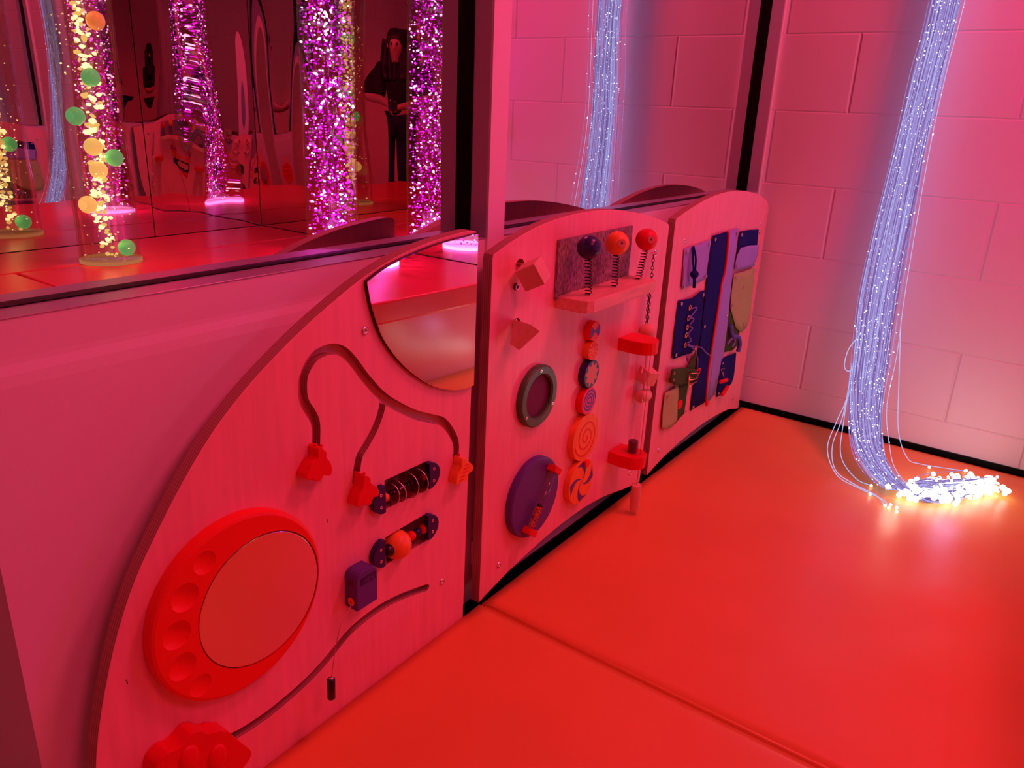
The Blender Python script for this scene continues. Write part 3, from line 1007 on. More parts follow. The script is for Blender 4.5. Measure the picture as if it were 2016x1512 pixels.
t = 0.0155
cx, cz, r = -1.0588, 0.4627, 0.0206
cx, cz = -1.0684 + 0.0095, 0.4654 - 0.0028
e = wheel_toy('painted_disc', cx, cz, r, t, 'red_orange', 'small red disc with a blue bow-tie print, topmost of the column')
for a in (0.0, PI):
    paint('bow_tie', [(cx, cz)] + [(cx + (r - 0.0016) * math.cos(a + q), cz + (r - 0.0016) * math.sin(a + q)) for q in [-0.72 + 1.44 * k / 10 for k in range(11)]], PF - t, 'blue_print', e)
cx, cz, r = -1.0600, 0.4217, 0.0198
e = wheel_toy('painted_disc', cx, cz, r, t, 'orange', 'small orange disc with a red starburst of rays, second from the top')
for k in range(10):
    a = 2 * PI * k / 10
    paint('ray', [(cx + 0.003 * math.cos(a), cz + 0.003 * math.sin(a))] + [(cx + (r - 0.002) * math.cos(a + q), cz + (r - 0.002) * math.sin(a + q)) for q in (-0.18, -0.09, 0, 0.09, 0.18)], PF - t, 'red', e)
cx, cz, r = -1.0590, 0.3715, 0.0297
e = wheel_toy('painted_disc', cx, cz, r, t, 'navy', 'navy disc with a pale nine-pointed star, third from the top')
sp = []
for k in range(18):
    a = PI / 2 + PI * k / 9
    q = (r - 0.002) if k % 2 == 0 else (r * 0.62)
    sp.append((cx + q * math.cos(a), cz + q * math.sin(a)))
paint('star', sp, PF - t, 'star_print', e)
cx, cz, r = -1.0615, 0.3130, 0.0298
e = wheel_toy('painted_disc', cx, cz, r, t, 'red', 'red-rimmed disc with a blue spiral on pink, fourth from the top')
mk('pink_face', disc(cx, cz, r - 0.0014, PF - t - 0.0003, PF - t + 0.0004, 0.0001, 56), M['pink_print'], e)
paint_strip('spiral', spiral(cx, cz, 0.002, r - 0.005, 3.1, 0.0036, 0.6, -1), PF - t - 0.0003, 'blue_print', e)
t = 0.0140
cx, cz, r = -1.0600, 0.2300, 0.0525
e = wheel_toy('painted_disc', cx, cz, r, t, 'orange', 'large orange disc with a red spiral, fifth from the top')
paint_strip('spiral', spiral(cx, cz, 0.003, r - 0.0085, 2.6, 0.0040, 0.9, -1), PF - t, 'red', e)
cx, cz, r = -1.0640, 0.1280, 0.0518
e = wheel_toy('painted_disc', cx, cz, r, t, 'orange', 'large orange disc with four violet curved blades, lowest of the column')
for k in range(4):
    a0 = PI * k / 2 + 0.5
    outer, inner = [], []
    for i in range(13):
        s_ = i / 12
        rr = (r - 0.004) * s_
        outer.append((cx + rr * math.cos(a0 + 1.0 * s_ + 0.62 * s_), cz + rr * math.sin(a0 + 1.0 * s_ + 0.62 * s_)))
        inner.append((cx + rr * math.cos(a0 + 1.0 * s_ - 0.02), cz + rr * math.sin(a0 + 1.0 * s_ - 0.02)))
    paint('blade', outer[1:] + inner[1:][::-1] + [(cx, cz)], PF - t, 'violet', e)
mk('finger_knob', disc(cx + 0.0120, cz + 0.0400, 0.0085, PF - t - 0.0060, PF - t + 0.001, 0.001, 24), M['red_orange'], e)

# shelf with carpet back and balls on springs
e = empty('spring_ball_shelf', (-1.055, PF, 0.530), 'wooden shelf with carpet back panel and three balls on upright springs', 'spring toy')
mk('carpet_panel', box(-1.1990, -0.9150, PF - 0.0050, PF - 0.0003, 0.5495, 0.6590), M['carpet'], e)
SX0, SX1, SY = -1.1920, -0.9080, PF - 0.0720
sh = [(SX0, PF - 0.0003), (SX0, SY + 0.020), (SX0 + 0.006, SY + 0.007), (SX0 + 0.020, SY), (SX1 - 0.012, SY), (SX1, SY + 0.012), (SX1, PF - 0.0003)]
mk('shelf_board', plan_prism(sh, 0.5310, 0.5550, 0.0018), M['wood_x'], e)
for bx0, tx, ty, tz, m_, r_, nm in ((-1.1430, -1.1560, PF - 0.0420, 0.6460, 'navy', 0.0222, 'navy ball'), (-1.0420, -1.0500, PF - 0.0430, 0.6420, 'orange', 0.0228, 'orange ball'), (-0.9410, -0.9240, PF - 0.0430, 0.6360, 'red', 0.0225, 'red ball')):
    ball = mk('spring_ball', sphere((tx, ty, tz), r_, 40, 24), M[m_], e, True)
    ball['label'] = nm + ' on a spring'
    by = PF - 0.0410
    P = []
    n = 11 * 14
    for i in range(n + 1):
        f = i / n
        a = 2 * PI * 11 * f
        cxx = bx0 + (tx - bx0) * f * 0.95
        cyy = by + (ty - by) * f
        P.append((cxx + 0.0062 * math.cos(a), cyy + 0.0062 * math.sin(a), 0.5555 + (tz - r_ * 0.9 - 0.5555) * f))
    mk('spring', tube(P, 0.00095, 6), M['dark_steel'], ball, True)
    if m_ != 'navy':
        d = Vector((-0.62, -0.75, 0.16)).normalized()
        c = Vector((tx, ty, tz))
        mk('screw_plug', cyl(c + d * (r_ - 0.003), c + d * (r_ + 0.0006), 0.0078, 20), M['rope'], ball)
        mk('plug_hole', cyl(c + d * (r_ - 0.001), c + d * (r_ + 0.0010), 0.0022, 12), M['hole_dark'], ball)

# chain with wooden beads, hanging down the right side
e = empty('bead_chain', (-0.815, PF, 0.25), 'steel chain hung from a screw hook with wooden ball, cube and roller', 'hanging beads')
CY = PF - 0.012
mk('hook', tube(catmull([(-0.8050, PF, 0.5890), (-0.8050, PF - 0.010, 0.5895), (-0.8090, PF - 0.016, 0.5860), (-0.8150, PF - 0.013, 0.5840), (-0.8180, PF - 0.008, 0.5890)], 5), 0.0014, 8), M['steel'], e, True)


def chain_link(c, ang, parent):
    P = []
    for k in range(14):
        a = 2 * PI * k / 14
        P.append((0.0030 * math.cos(a), 0.0052 * math.sin(a)))
    ca, sa = math.cos(ang), math.sin(ang)
    mk('link', tube([(c[0] + u * ca, c[1] + u * sa, c[2] + v) for u, v in P], 0.0008, 5, None, True), M['dark_steel'], parent, True)


z = 0.583
k = 0
while z > 0.432:
    x = -0.8170 + 0.0035 * (0.583 - z) / 0.15
    chain_link((x, CY, z), (k % 2) * PI / 2 + 0.3, e)
    if z < 0.532:
        chain_link((x - 0.0085, CY - 0.002, z - 0.003), ((k + 1) % 2) * PI / 2 + 0.3, e)
    z -= 0.0082
    k += 1
mk('wooden_ball', sphere((-0.8215, CY - 0.008, 0.4150), 0.0185, 28, 18), M['wood'], e, True)
mk('bead_cord', tube([(-0.8190, CY - 0.006, 0.400), (-0.8120, CY - 0.006, 0.330), (-0.8100, CY - 0.006, 0.250)], 0.0012, 6), M['rope'], e, True)
cb = box(-0.0175, 0.0175, -0.0175, 0.0175, -0.0175, 0.0175, 0.0015)
bmesh.ops.transform(cb, matrix=Matrix.Translation((-0.8060, CY - 0.010, 0.3050)) @ rotm(-0.35, 0.25, 0.22), verts=cb.verts)
mk('wooden_cube', cb, M['wood'], e)
mk('wooden_roller', cyl((-0.8350, CY - 0.010, 0.2600), (-0.7950, CY - 0.010, 0.2560), 0.0145, 28, None, 0.004), M['wood'], e, True)

# piston tube between two red brackets
e = empty('piston_tube', (-0.890, PF, 0.118), 'clear upright tube between two red D-shaped brackets, with a dark plug inside', 'tube toy')
TC = (-0.8920, -0.0900)


def dshape():
    P = [(-0.9240, PF - 0.0003)]
    P += [(-0.9270, -0.0760), (-0.9240, -0.0960)]
    for a in (200, 220, 240, 260, 280, 300, 320, 340):
        P.append((-0.8940 + 0.031 * math.cos(math.radians(a)), -0.0930 + 0.031 * math.sin(math.radians(a))))
    P += [(-0.8610, -0.0900), (-0.8600, -0.0620), (-0.8640, PF - 0.0003)]
    return P


mk('bracket', plan_prism(dshape(), 0.3890, 0.4180, 0.0016), M['red'], e)
mk('bracket', plan_prism(dshape(), 0.1170, 0.1470, 0.0016), M['red'], e)
mk('clear_tube', cyl((TC[0], TC[1], 0.1472), (TC[0], TC[1], 0.3888), 0.0125, 32), M['acrylic'], e, True)
mk('plug', cyl((TC[0], TC[1], 0.1476), (TC[0], TC[1], 0.1760), 0.0112, 28, None, 0.001), M['plug'], e)
mk('pull_cord', tube([(-0.8960, PF - 0.066, 0.3888), (-0.8980, PF - 0.067, 0.1480)], 0.0008, 6), M['rope'], e, True)
mk('pull_cord', tube([(-0.8990, PF - 0.068, 0.1170), (-0.9040, PF - 0.069, 0.0760)], 0.0008, 6), M['rope'], e, True)
mk('wooden_handle', cyl((-0.9040, PF - 0.069, 0.0770), (-0.9020, PF - 0.069, 0.0110), 0.0115, 24, None, 0.0012), M['wood'], e, False)

# ================================================================== FABRICS ON BOARD 3


def cloth(name, pts, y_off, m, parent, amp=0.0015, thick=0.0014, freq=28.0):
    """sheet of cloth in front of the board, softly waved, with real thickness"""
    bm = bmesh.new()
    vs = [bm.verts.new((x, PF - y_off, z)) for x, z in pts]
    f = bm.faces.new(vs)
    bmesh.ops.triangulate(bm, faces=[f])
    for _ in range(3):
        bmesh.ops.subdivide_edges(bm, edges=[e_ for e_ in bm.edges if e_.calc_length() > 0.012], cuts=1, use_grid_fill=False)
        bmesh.ops.triangulate(bm, faces=bm.faces)
    for v in bm.verts:
        v.co.y -= amp * (1 + math.sin(v.co.x * freq * 2.1 + v.co.z * freq)) * 0.9
    bmesh.ops.recalc_face_normals(bm, faces=bm.faces)
    o = mk(name, bm, M[m], parent, True)
    md = o.modifiers.new('thickness', 'SOLIDIFY')
    md.thickness = thick
    md.offset = 0
    return o


def snap(x, z, y_off, parent, r=0.0058, m='steel'):
    return mk('snap', ring(x, z, 0.0016, r * 0.85, PF - y_off - 0.0016, PF - y_off, 0.0005, 14), M[m], parent)


def fabric_thing(name, x, z, label, cat):
    return empty(name, (x, PF, z), label, cat, 'fabric fastenings on the corner board')


e = fabric_thing('drawstring_flap', -0.55, 0.48, 'lavender cloth square with a dark drawstring and cord stopper', 'fabric panel')
cloth('cloth_square', [(-0.6298, 0.5786), (-0.55, 0.580), (-0.4728, 0.5844), (-0.4700, 0.53), (-0.4695, 0.4828), (-0.54, 0.479), (-0.6219, 0.4778), (-0.626, 0.53)], 0.002, 'lavender_cloth', e)
for x, z in ((-0.6167, 0.5703), (-0.4808, 0.5745), (-0.4772, 0.4902), (-0.613, 0.4835)):
    snap(x, z, 0.006, e)
for dx in (-0.008, 0.008):
    mk('drawstring', tube(catmull([(-0.590 + dx * 0.2, PF - 0.008, 0.5800), (-0.588 + dx, PF - 0.014, 0.5500), (-0.584 + dx * 0.5, PF - 0.016, 0.5180)], 6), 0.0026, 8), M['navy_cloth'], e, True)
mk('cord_stopper', sphere((-0.5840, PF - 0.0170, 0.5120), 0.0105, 18, 12), M['navy_cloth'], e, True)
mk('cord_end', tube(catmull([(-0.584, PF - 0.017, 0.505), (-0.580, PF - 0.018, 0.490), (-0.574, PF - 0.016, 0.478)], 5), 0.0042, 8), M['navy_cloth'], e, True)

e = fabric_thing('zip_panel', -0.36, 0.11, 'tall navy and lavender cloth strips joined by a long red zip', 'zip panel')
cloth('navy_strip', [(-0.4622, 0.5926), (-0.3662, 0.5947), (-0.360, 0.54), (-0.3560, 0.4925), (-0.3675, 0.4503), (-0.3665, 0.3731), (-0.3726, 0.3103), (-0.3794, 0.2605), (-0.3788, 0.1869), (-0.3620, 0.1101), (-0.4624, 0.1110), (-0.458, 0.2613), (-0.4560, 0.38), (-0.459, 0.50)], 0.003, 'navy_cloth', e, 0.0018, freq=17)
cloth('lavender_strip', [(-0.3547, 0.5947), (-0.2807, 0.5953), (-0.2756, 0.4815), (-0.2752, 0.4359), (-0.2703, 0.3315), (-0.2667, 0.2575), (-0.2657, 0.2313), (-0.2722, 0.1795), (-0.2813, 0.1122), (-0.3397, 0.1027), (-0.3550, 0.1202), (-0.365, 0.20), (-0.364, 0.29), (-0.358, 0.36), (-0.356, 0.44), (-0.347, 0.52)], 0.003, 'lavender_cloth', e, 0.0018, freq=17)
mk('zip', tube(catmull([(-0.3603, PF - 0.0065, 0.5942), (-0.355, PF - 0.0075, 0.5708), (-0.350, PF - 0.008, 0.4917), (-0.3620, PF - 0.0075, 0.4550), (-0.3624, PF - 0.007, 0.4181), (-0.3655, PF - 0.0075, 0.3615), (-0.3709, PF - 0.008, 0.3053), (-0.3711, PF - 0.0075, 0.2566), (-0.3734, PF - 0.007, 0.1989), (-0.3620, PF - 0.007, 0.118), (-0.3560, PF - 0.007, 0.1014)], 5), 0.0034, 8), M['red'], e, True)
mk('zip_pull', box(-0.363, -0.351, PF - 0.012, PF - 0.008, 0.096, 0.112, 0.0015), M['red'], e)
for x, z in ((-0.4484, 0.5825), (-0.4460, 0.3498), (-0.2911, 0.585), (-0.2827, 0.3511), (-0.4525, 0.1206), (-0.2958, 0.1192)):
    snap(x, z, 0.007, e)

e = fabric_thing('cloth_pocket', -0.18, 0.47, 'navy and lavender cloth pocket at the top right of the corner board', 'fabric panel')
cloth('navy_flap', [(-0.2641, 0.5839), (-0.18, 0.581), (-0.1051, 0.5752), (-0.1000, 0.52), (-0.2610, 0.50)], 0.002, 'navy_cloth', e, 0.001)
cloth('lavender_pouch', [(-0.2498, 0.5389), (-0.17, 0.536), (-0.1002, 0.5302), (-0.1100, 0.4771), (-0.1105, 0.4687), (-0.19, 0.474), (-0.2730, 0.4772), (-0.2664, 0.5171)], 0.0055, 'lavender_cloth', e, 0.002)
for x, z in ((-0.259, 0.5756), (-0.1129, 0.5680), (-0.2636, 0.487), (-0.1183, 0.479)):
    snap(x, z, 0.009, e)

e = fabric_thing('snap_tongue', -0.18, 0.27, 'tan cloth tongue with rounded lower end and press studs', 'fabric panel')
cloth('tongue', [(-0.269, 0.4664), (-0.19, 0.4652), (-0.1048, 0.4639), (-0.0987, 0.4242), (-0.0930, 0.3488), (-0.0900, 0.3148), (-0.1079, 0.2799), (-0.1407, 0.2704), (-0.1911, 0.2949), (-0.2402, 0.3437), (-0.2634, 0.3666), (-0.2711, 0.4217)], 0.006, 'tan_cloth', e, 0.002, freq=14)
for x, z in ((-0.2589, 0.4557), (-0.1124, 0.4549), (-0.2567, 0.3737), (-0.1172, 0.3766), (-0.1872, 0.4178), (-0.1371, 0.2955)):
    snap(x, z, 0.0105, e, 0.0055)
cloth('olive_backing', [(-0.2691, 0.3653), (-0.2000, 0.33), (-0.1454, 0.2759), (-0.1384, 0.2313), (-0.19, 0.225), (-0.2582, 0.2330)], 0.002, 'olive_cloth', e, 0.001)

e = fabric_thing('lacing_flap', -0.55, 0.30, 'navy cloth flap with five brass eyelets and a lilac lace', 'fabric panel')
cloth('flap', [(-0.6302, 0.4509), (-0.5585, 0.4451), (-0.4999, 0.4534), (-0.4733, 0.4524), (-0.4690, 0.3797), (-0.4700, 0.3144), (-0.5135, 0.2892), (-0.57, 0.295), (-0.6306, 0.3007), (-0.6332, 0.3642)], 0.003, 'navy_cloth', e, 0.002, freq=16)
for x, z in ((-0.5652, 0.4224), (-0.5674, 0.3955), (-0.5668, 0.3720), (-0.5689, 0.3511), (-0.5655, 0.3248)):
    mk('eyelet', ring(x, z, 0.0040, 0.0076, PF - 0.0095, PF - 0.0068, 0.0007, 20), M['brass'], e)
mk('lace', tube(catmull([(-0.5610, PF - 0.009, 0.4194), (-0.5300, PF - 0.013, 0.4172), (-0.5532, PF - 0.011, 0.4012), (-0.5657, PF - 0.009, 0.3966), (-0.5404, PF - 0.013, 0.3892), (-0.5587, PF - 0.010, 0.3752), (-0.5426, PF - 0.013, 0.3651), (-0.5600, PF - 0.010, 0.3529), (-0.5435, PF - 0.013, 0.3329), (-0.5600, PF - 0.011, 0.3271), (-0.5095, PF - 0.014, 0.3085), (-0.4728, PF - 0.016, 0.2986), (-0.4350, PF - 0.016, 0.2760), (-0.3889, PF - 0.013, 0.2560)], 5), 0.0017, 7), M['lilac_cord'], e, True)
mk('lace', tube(catmull([(-0.5600, PF - 0.010, 0.3240), (-0.5161, PF - 0.014, 0.3029), (-0.4860, PF - 0.015, 0.2700), (-0.4817, PF - 0.015, 0.2433), (-0.4756, PF - 0.013, 0.2205)], 5), 0.0017, 7), M['lilac_cord'], e, True)
mk('lace', tube(catmull([(-0.5560, PF - 0.009, 0.3000), (-0.553, PF - 0.012, 0.2820), (-0.547, PF - 0.012, 0.2790), (-0.543, PF - 0.010, 0.2950)], 5), 0.0016, 7), M['blue_cord'], e, True)
for x, z in ((-0.6183, 0.4418), (-0.4833, 0.4421), (-0.6159, 0.3096)):
    snap(x, z, 0.007, e)

e = fabric_thing('buckle_strap', -0.56, 0.20, 'olive webbing strap with a brass pin buckle, low on the left', 'buckle')
cloth('strap', [(-0.6497, 0.2819), (-0.551, 0.2600), (-0.4833, 0.2400), (-0.4844, 0.2108), (-0.5083, 0.2061), (-0.5774, 0.2178), (-0.6161, 0.2304), (-0.652, 0.247)], 0.010, 'olive_cloth', e, 0.003, 0.003, 22)
cloth('strap_end', [(-0.4808, 0.2903), (-0.5393, 0.2540), (-0.4800, 0.2336)], 0.006, 'olive_cloth', e, 0.001, 0.002)
bk = [(-0.5400, 0.2440), (-0.4830, 0.2300), (-0.4800, 0.2080), (-0.5400, 0.2060)]
mk('buckle_frame', tube([(x, PF - 0.0195, z_) for x, z_ in bk], 0.0024, 8, None, True), M['brass'], e, True)
mk('buckle_pin', tube([(-0.5400, PF - 0.0195, 0.2250), (-0.5050, PF - 0.0235, 0.2200), (-0.4815, PF - 0.0205, 0.2180)], 0.0017, 8), M['brass'], e, True)
mk('eyelet', ring(-0.5280, 0.2250, 0.0030, 0.0062, PF - 0.0185, PF - 0.0155, 0.0006, 18), M['brass'], e)
for x, z in ((-0.6177 - 0.018, 0.2673), (-0.6349, 0.2490)):
    snap(x, z, 0.016, e, 0.0045)
mk('loop_cord', tube(catmull([(-0.4756, PF - 0.013, 0.2320), (-0.4620, PF - 0.015, 0.2370), (-0.4590, PF - 0.015, 0.2270), (-0.4740, PF - 0.013, 0.2120)], 5), 0.0018, 7), M['red'], e, True)

e = fabric_thing('button_flap', -0.57, 0.10, 'tan and olive cloth flap with one red button, bottom left of the corner board', 'fabric panel')
cloth('tan_flap', [(-0.6533, 0.2168), (-0.5768, 0.2171), (-0.5659, 0.1911), (-0.5711, 0.1656), (-0.5614, 0.1136), (-0.594, 0.1018), (-0.6504, 0.1125), (-0.6550, 0.154)], 0.005, 'tan_cloth', e, 0.0022)
cloth('olive_flap', [(-0.5574, 0.2092), (-0.5032, 0.2057), (-0.5061, 0.157), (-0.5004, 0.1145), (-0.5311, 0.1105), (-0.5628, 0.1020), (-0.5718, 0.1587)], 0.002, 'olive_cloth', e, 0.001)
mk('button', disc(-0.5500, 0.1560, 0.0125, PF - 0.0090, PF - 0.0045, 0.0015, 24), M['red'], e)
for x, z in ((-0.6395, 0.2035), (-0.6393, 0.1169), (-0.5090, 0.124)):
    snap(x, z, 0.0095, e, 0.0052)

e = fabric_thing('toggle_flap', -0.21, 0.10, 'navy cloth flap with red toggles and a small metal loop, low on the right', 'fabric panel')
cloth('flap', [(-0.2751, 0.2164), (-0.2501, 0.2165), (-0.1541, 0.2109), (-0.1500, 0.1274), (-0.1561, 0.1120), (-0.1831, 0.1035), (-0.2702, 0.0980), (-0.2717, 0.1635)], 0.003, 'navy_cloth', e, 0.002)
mk('toggle', tube([(-0.2900, PF - 0.016, 0.1530), (-0.2860, PF - 0.016, 0.1527), (-0.2380, PF - 0.016, 0.1467), (-0.2340, PF - 0.016, 0.1462)], [0.003, 0.0058, 0.0058, 0.003], 12), M['red'], e, True)
mk('toggle', tube([(-0.2560, PF - 0.014, 0.1010), (-0.2520, PF - 0.014, 0.1030), (-0.2160, PF - 0.014, 0.1180), (-0.2120, PF - 0.014, 0.1195)], [0.003, 0.0062, 0.0062, 0.003], 12), M['red'], e, True)
mk('wire_loop', tube([(-0.2832, PF - 0.011, 0.1889), (-0.2517, PF - 0.011, 0.1861), (-0.2659, PF - 0.012, 0.1745), (-0.2560, PF - 0.016, 0.1500), (-0.2689, PF - 0.012, 0.1745)], 0.0010, 6, None, True), M['steel'], e, True)
for x, z in ((-0.2663, 0.2035), (-0.2656, 0.1091), (-0.1604, 0.1209)):
    snap(x, z, 0.008, e, 0.0045)

e = fabric_thing('ribbon_bow', -0.22, 0.22, 'blue ribbon knot hanging below the tan tongue', 'ribbon')
rb = tube(catmull([(-0.2450, PF - 0.008, 0.3134), (-0.2343, PF - 0.014, 0.2832), (-0.2050, PF - 0.022, 0.2720), (-0.1900, PF - 0.024, 0.2487), (-0.1900, PF - 0.022, 0.2250)], 6), 0.0065, 10)
for v in rb.verts:
    pass
mk('ribbon', rb, M['blue_cord'], e, True)
mk('ribbon', tube(catmull([(-0.2560, PF - 0.010, 0.2600), (-0.2343, PF - 0.016, 0.2762), (-0.2150, PF - 0.016, 0.2620), (-0.2250, PF - 0.014, 0.2450)], 6), 0.0034, 8), M['lilac_cord'], e, True)
mk('knot', sphere((-0.2330, PF - 0.016, 0.2790), 0.0085, 14, 10), M['blue_cord'], e, True)

# ================================================================== FIBRE-OPTIC STRAND
FS = empty('fibre_optic_strand', (-0.30, -0.66, 0.0), 'long bundle of glowing fibres hanging by the block wall, its bright tips on the mat', 'light strand')
ctr = [(-0.080, -0.417, 2.35), (-0.080, -0.417, 1.60), (-0.080, -0.415, 1.17), (-0.082, -0.409, 1.00), (-0.086, -0.403, 0.80), (-0.120, -0.406, 0.472), (-0.185, -0.428, 0.29), (-0.262, -0.452, 0.17), (-0.335, -0.492, 0.085), (-0.385, -0.560, 0.028), (-0.362, -0.640, 0.012), (-0.305, -0.695, 0.010), (-0.225, -0.745, 0.010)]
rad = [0.050, 0.046, 0.040, 0.042, 0.046, 0.058, 0.058, 0.050, 0.042, 0.034, 0.034, 0.036, 0.030]
CP = [Vector(p) for p in ctr]


def frame(i):
    d = (CP[min(i + 1, len(CP) - 1)] - CP[max(i - 1, 0)]).normalized()
    s = d.cross(Vector((0.3, -1, 0.0))).normalized()
    u = s.cross(d).normalized()
    return s, u


spark = bmesh.new()
spark_p = bmesh.new()
tips = bmesh.new()
rest = [bmesh.new(), bmesh.new(), bmesh.new()]
NF = 190
for f in range(NF):
    a = random.random() * 2 * PI
    rr = math.sqrt(random.random())
    stray = 1.0 + (0.9 * random.random() if f % 9 == 0 else 0.0)
    tw = random.uniform(-0.8, 0.8)
    last = len(CP)
    endf = random.random()
    P = []
    n_end = 11 + (1 if endf > 0.35 else 0)
    for i in range(n_end + 1):
        s, u = frame(i)
        q = rr * rad[i] * stray
        aa = a + tw * i / 12.0
        j = 0.0035
        p = CP[i] + s * math.cos(aa) * q + u * math.sin(aa) * q * (0.75 if i < 9 else 0.45)
        if i == n_end:
            dirn = (CP[-1] - CP[-3]).normalized()
            p = p + dirn * random.uniform(-0.06, 0.05)
        p += Vector((random.uniform(-j, j), random.uniform(-j, j), 0))
        if i >= 9:
            p.z = max(0.0055, p.z + (0.012 * random.random()))
        elif p.z < 0.006:
            p.z = 0.006
        p.x = min(p.x, -0.006)
        P.append(p)
    C_ = catmull(P, 5)
    for q_ in C_:
        q_.z = max(q_.z, 0.0045)
    r_ = 0.00085
    hot = (f % 4 == 0)
    if f < 90:
        o = mk('fibre', tube(C_, r_, 4), M[('fibre_hot', 'fibre', 'fibre_deep', 'fibre_pale')[f % 4]], FS, True)
    else:
        tube(C_, r_, 4, rest[f % 3])
    sphere(C_[-1], 0.0034, 6, 5, None, tips)
    for k in range(14):
        ii = random.uniform(5, 46)
        b = int(ii)
        c = C_[b].lerp(C_[min(b + 1, len(C_) - 1)], ii - b)
        if c.z > 1.3 or random.random() < 0.2:
            continue
        tgt = spark if random.random() < 0.6 else spark_p
        bmesh.ops.create_icosphere(tgt, subdivisions=1, radius=random.choice((0.0011, 0.0014, 0.0020)), matrix=Matrix.Translation(c + Vector((-0.0012, -0.0008, 0))))
for b_, m_ in zip(rest, ('fibre', 'fibre_pale', 'fibre_deep')):
    tag(mk('fibre_mass', b_, M[m_], FS, True), kind='stuff')
tag(mk('sparkle_points', spark, M['sparkle'], FS), kind='stuff')
tag(mk('sparkle_points', spark_p, M['sparkle_pink'], FS), kind='stuff')
# heap of bright tips lying on the mat
for k in range(300):
    t_ = random.random()
    c = Vector((-0.400 + 0.200 * t_, -0.612 - 0.148 * t_, 0)) + Vector((random.gauss(0, 0.017), random.gauss(0, 0.023), 0))
    c.z = 0.009 + 0.026 * random.random()
    sphere(c, random.uniform(0.0045, 0.0085), 8, 6, None, tips)
for x, y in ((-0.384, -0.523), (-0.438, -0.532), (-0.486, -0.585), (-0.493, -0.604), (-0.157, -0.623), (-0.116, -0.704), (-0.181, -0.739), (-0.146, -0.784), (-0.201, -0.789), (-0.471, -0.600), (-0.478, -0.575), (-0.465, -0.585), (-0.215, -0.765), (-0.230, -0.775)):
    sphere((x, y, 0.008), 0.0036, 8, 6, None, tips)
tag(mk('glowing_tips', tips, M['tip_hot'], FS), kind='stuff')
mk('fibre', tube(catmull([(-0.1990, -0.395, 0.345), (-0.2, -0.387, 0.333), (-0.2, -0.371, 0.296), (-0.2, -0.369, 0.252), (-0.2, -0.381, 0.238), (-0.2, -0.395, 0.254), (-0.2, -0.412, 0.289), (-0.2, -0.404, 0.322)], 6, True), 0.0013, 6, None, True), M['fibre_hot'], FS, True)
for L_ in ([(-0.19, -0.385, 0.26), (-0.25, -0.400, 0.177), (-0.30, -0.396, 0.123), (-0.36, -0.398, 0.065), (-0.395, -0.440, 0.015), (-0.416, -0.500, 0.006), (-0.445, -0.565, 0.006), (-0.486, -0.585, 0.008)],
           [(-0.20, -0.390, 0.23), (-0.28, -0.405, 0.135), (-0.34, -0.405, 0.070), (-0.372, -0.430, 0.018), (-0.400, -0.485, 0.006), (-0.430, -0.545, 0.006), (-0.478, -0.575, 0.008)],
           [(-0.15, -0.430, 0.38), (-0.215, -0.400, 0.21), (-0.28, -0.410, 0.115), (-0.335, -0.430, 0.045), (-0.365, -0.480, 0.008), (-0.384, -0.523, 0.008)],
           [(-0.15, -0.475, 0.40), (-0.155, -0.505, 0.22), (-0.160, -0.530, 0.09), (-0.158, -0.565, 0.02), (-0.150, -0.600, 0.008), (-0.116, -0.704, 0.008)]):
    mk('fibre', tube(catmull(L_, 6), 0.0011, 5), M['fibre_hot'], FS, True)

# ================================================================== BUBBLE-TUBE CORNER (seen in the mirror windows)
BZ = 0.31
XM, YM = -0.066, -2.216      # planes of the corner mirrors


def cushion(x0, x1, ya, yb, label):
    """ya, yb: functions of x giving the two long edges"""
    e = empty('bench_cushion', ((x0 + x1) / 2, (ya(x0) + yb(x0)) / 2, BZ - 0.075), label, 'cushion', 'red vinyl bench cushions')
    P = [(x0, ya(x0)), (x1, ya(x1)), (x1, yb(x1)), (x0, yb(x0))]
    mk('cover', plan_prism(P, BZ - 0.072, BZ, 0.008), M['red_vinyl'], e)
    return e


yf = lambda x: -0.885 + 0.093 * x
y1 = lambda x: -1.844
y2 = lambda x: -1.848
y3 = lambda x: -2.212
cushion(-1.30, -0.070, y1, yf, 'red bench cushion by the block wall under the magenta bubble tube')
cushion(-2.25, -1.305, y1, yf, 'red bench cushion at the open end of the bench')
cushion(-2.25, -0.070, y3, y2, 'narrow red cushion along the corner mirror at the back of the bench')
be = empty('bench_box', (-1.2, -1.55, FZ), 'low pale glossy bench box under the red cushions', 'bench')
mk('box', plan_prism([(-2.24, -2.212), (-2.24, yf(-2.24) - 0.03), (-0.070, yf(-0.07) - 0.03), (-0.070, -2.212)], FZ, BZ - 0.0725, 0.003), M['bench_panel'], be)

# corner mirrors of rippled acrylic
for i, (x0, x1) in enumerate(((-2.24, -1.462), (-1.458, -0.602), (-0.598, -0.068))):
    o = mk('corner_wall_mirror', box(0, x1 - x0, -0.006, 0.0, 0, 1.95), M['wavy' if i == 2 else 'even'])
    o.location = (x0, YM, BZ + 0.001)
    tag(o, ['tall mirror panel behind the bench, at its open end', 'tall mirror panel behind the bench, middle one of the three', 'tall rippled mirror panel behind the bench, next to the corner'][i], 'mirror', 'rippled acrylic wall mirrors')
for i in range(2):
    o = mk('corner_wall_mirror', box(0, 0.006, 0, 0.618, 0, 1.95), M['even'])
    o.location = (XM, YM + 0.003 + 0.62 * i, BZ + 0.001)
    tag(o, ['tall mirror panel on the block wall, in the corner', 'tall mirror panel on the block wall, farther from the corner'][i], 'mirror', 'rippled acrylic wall mirrors')


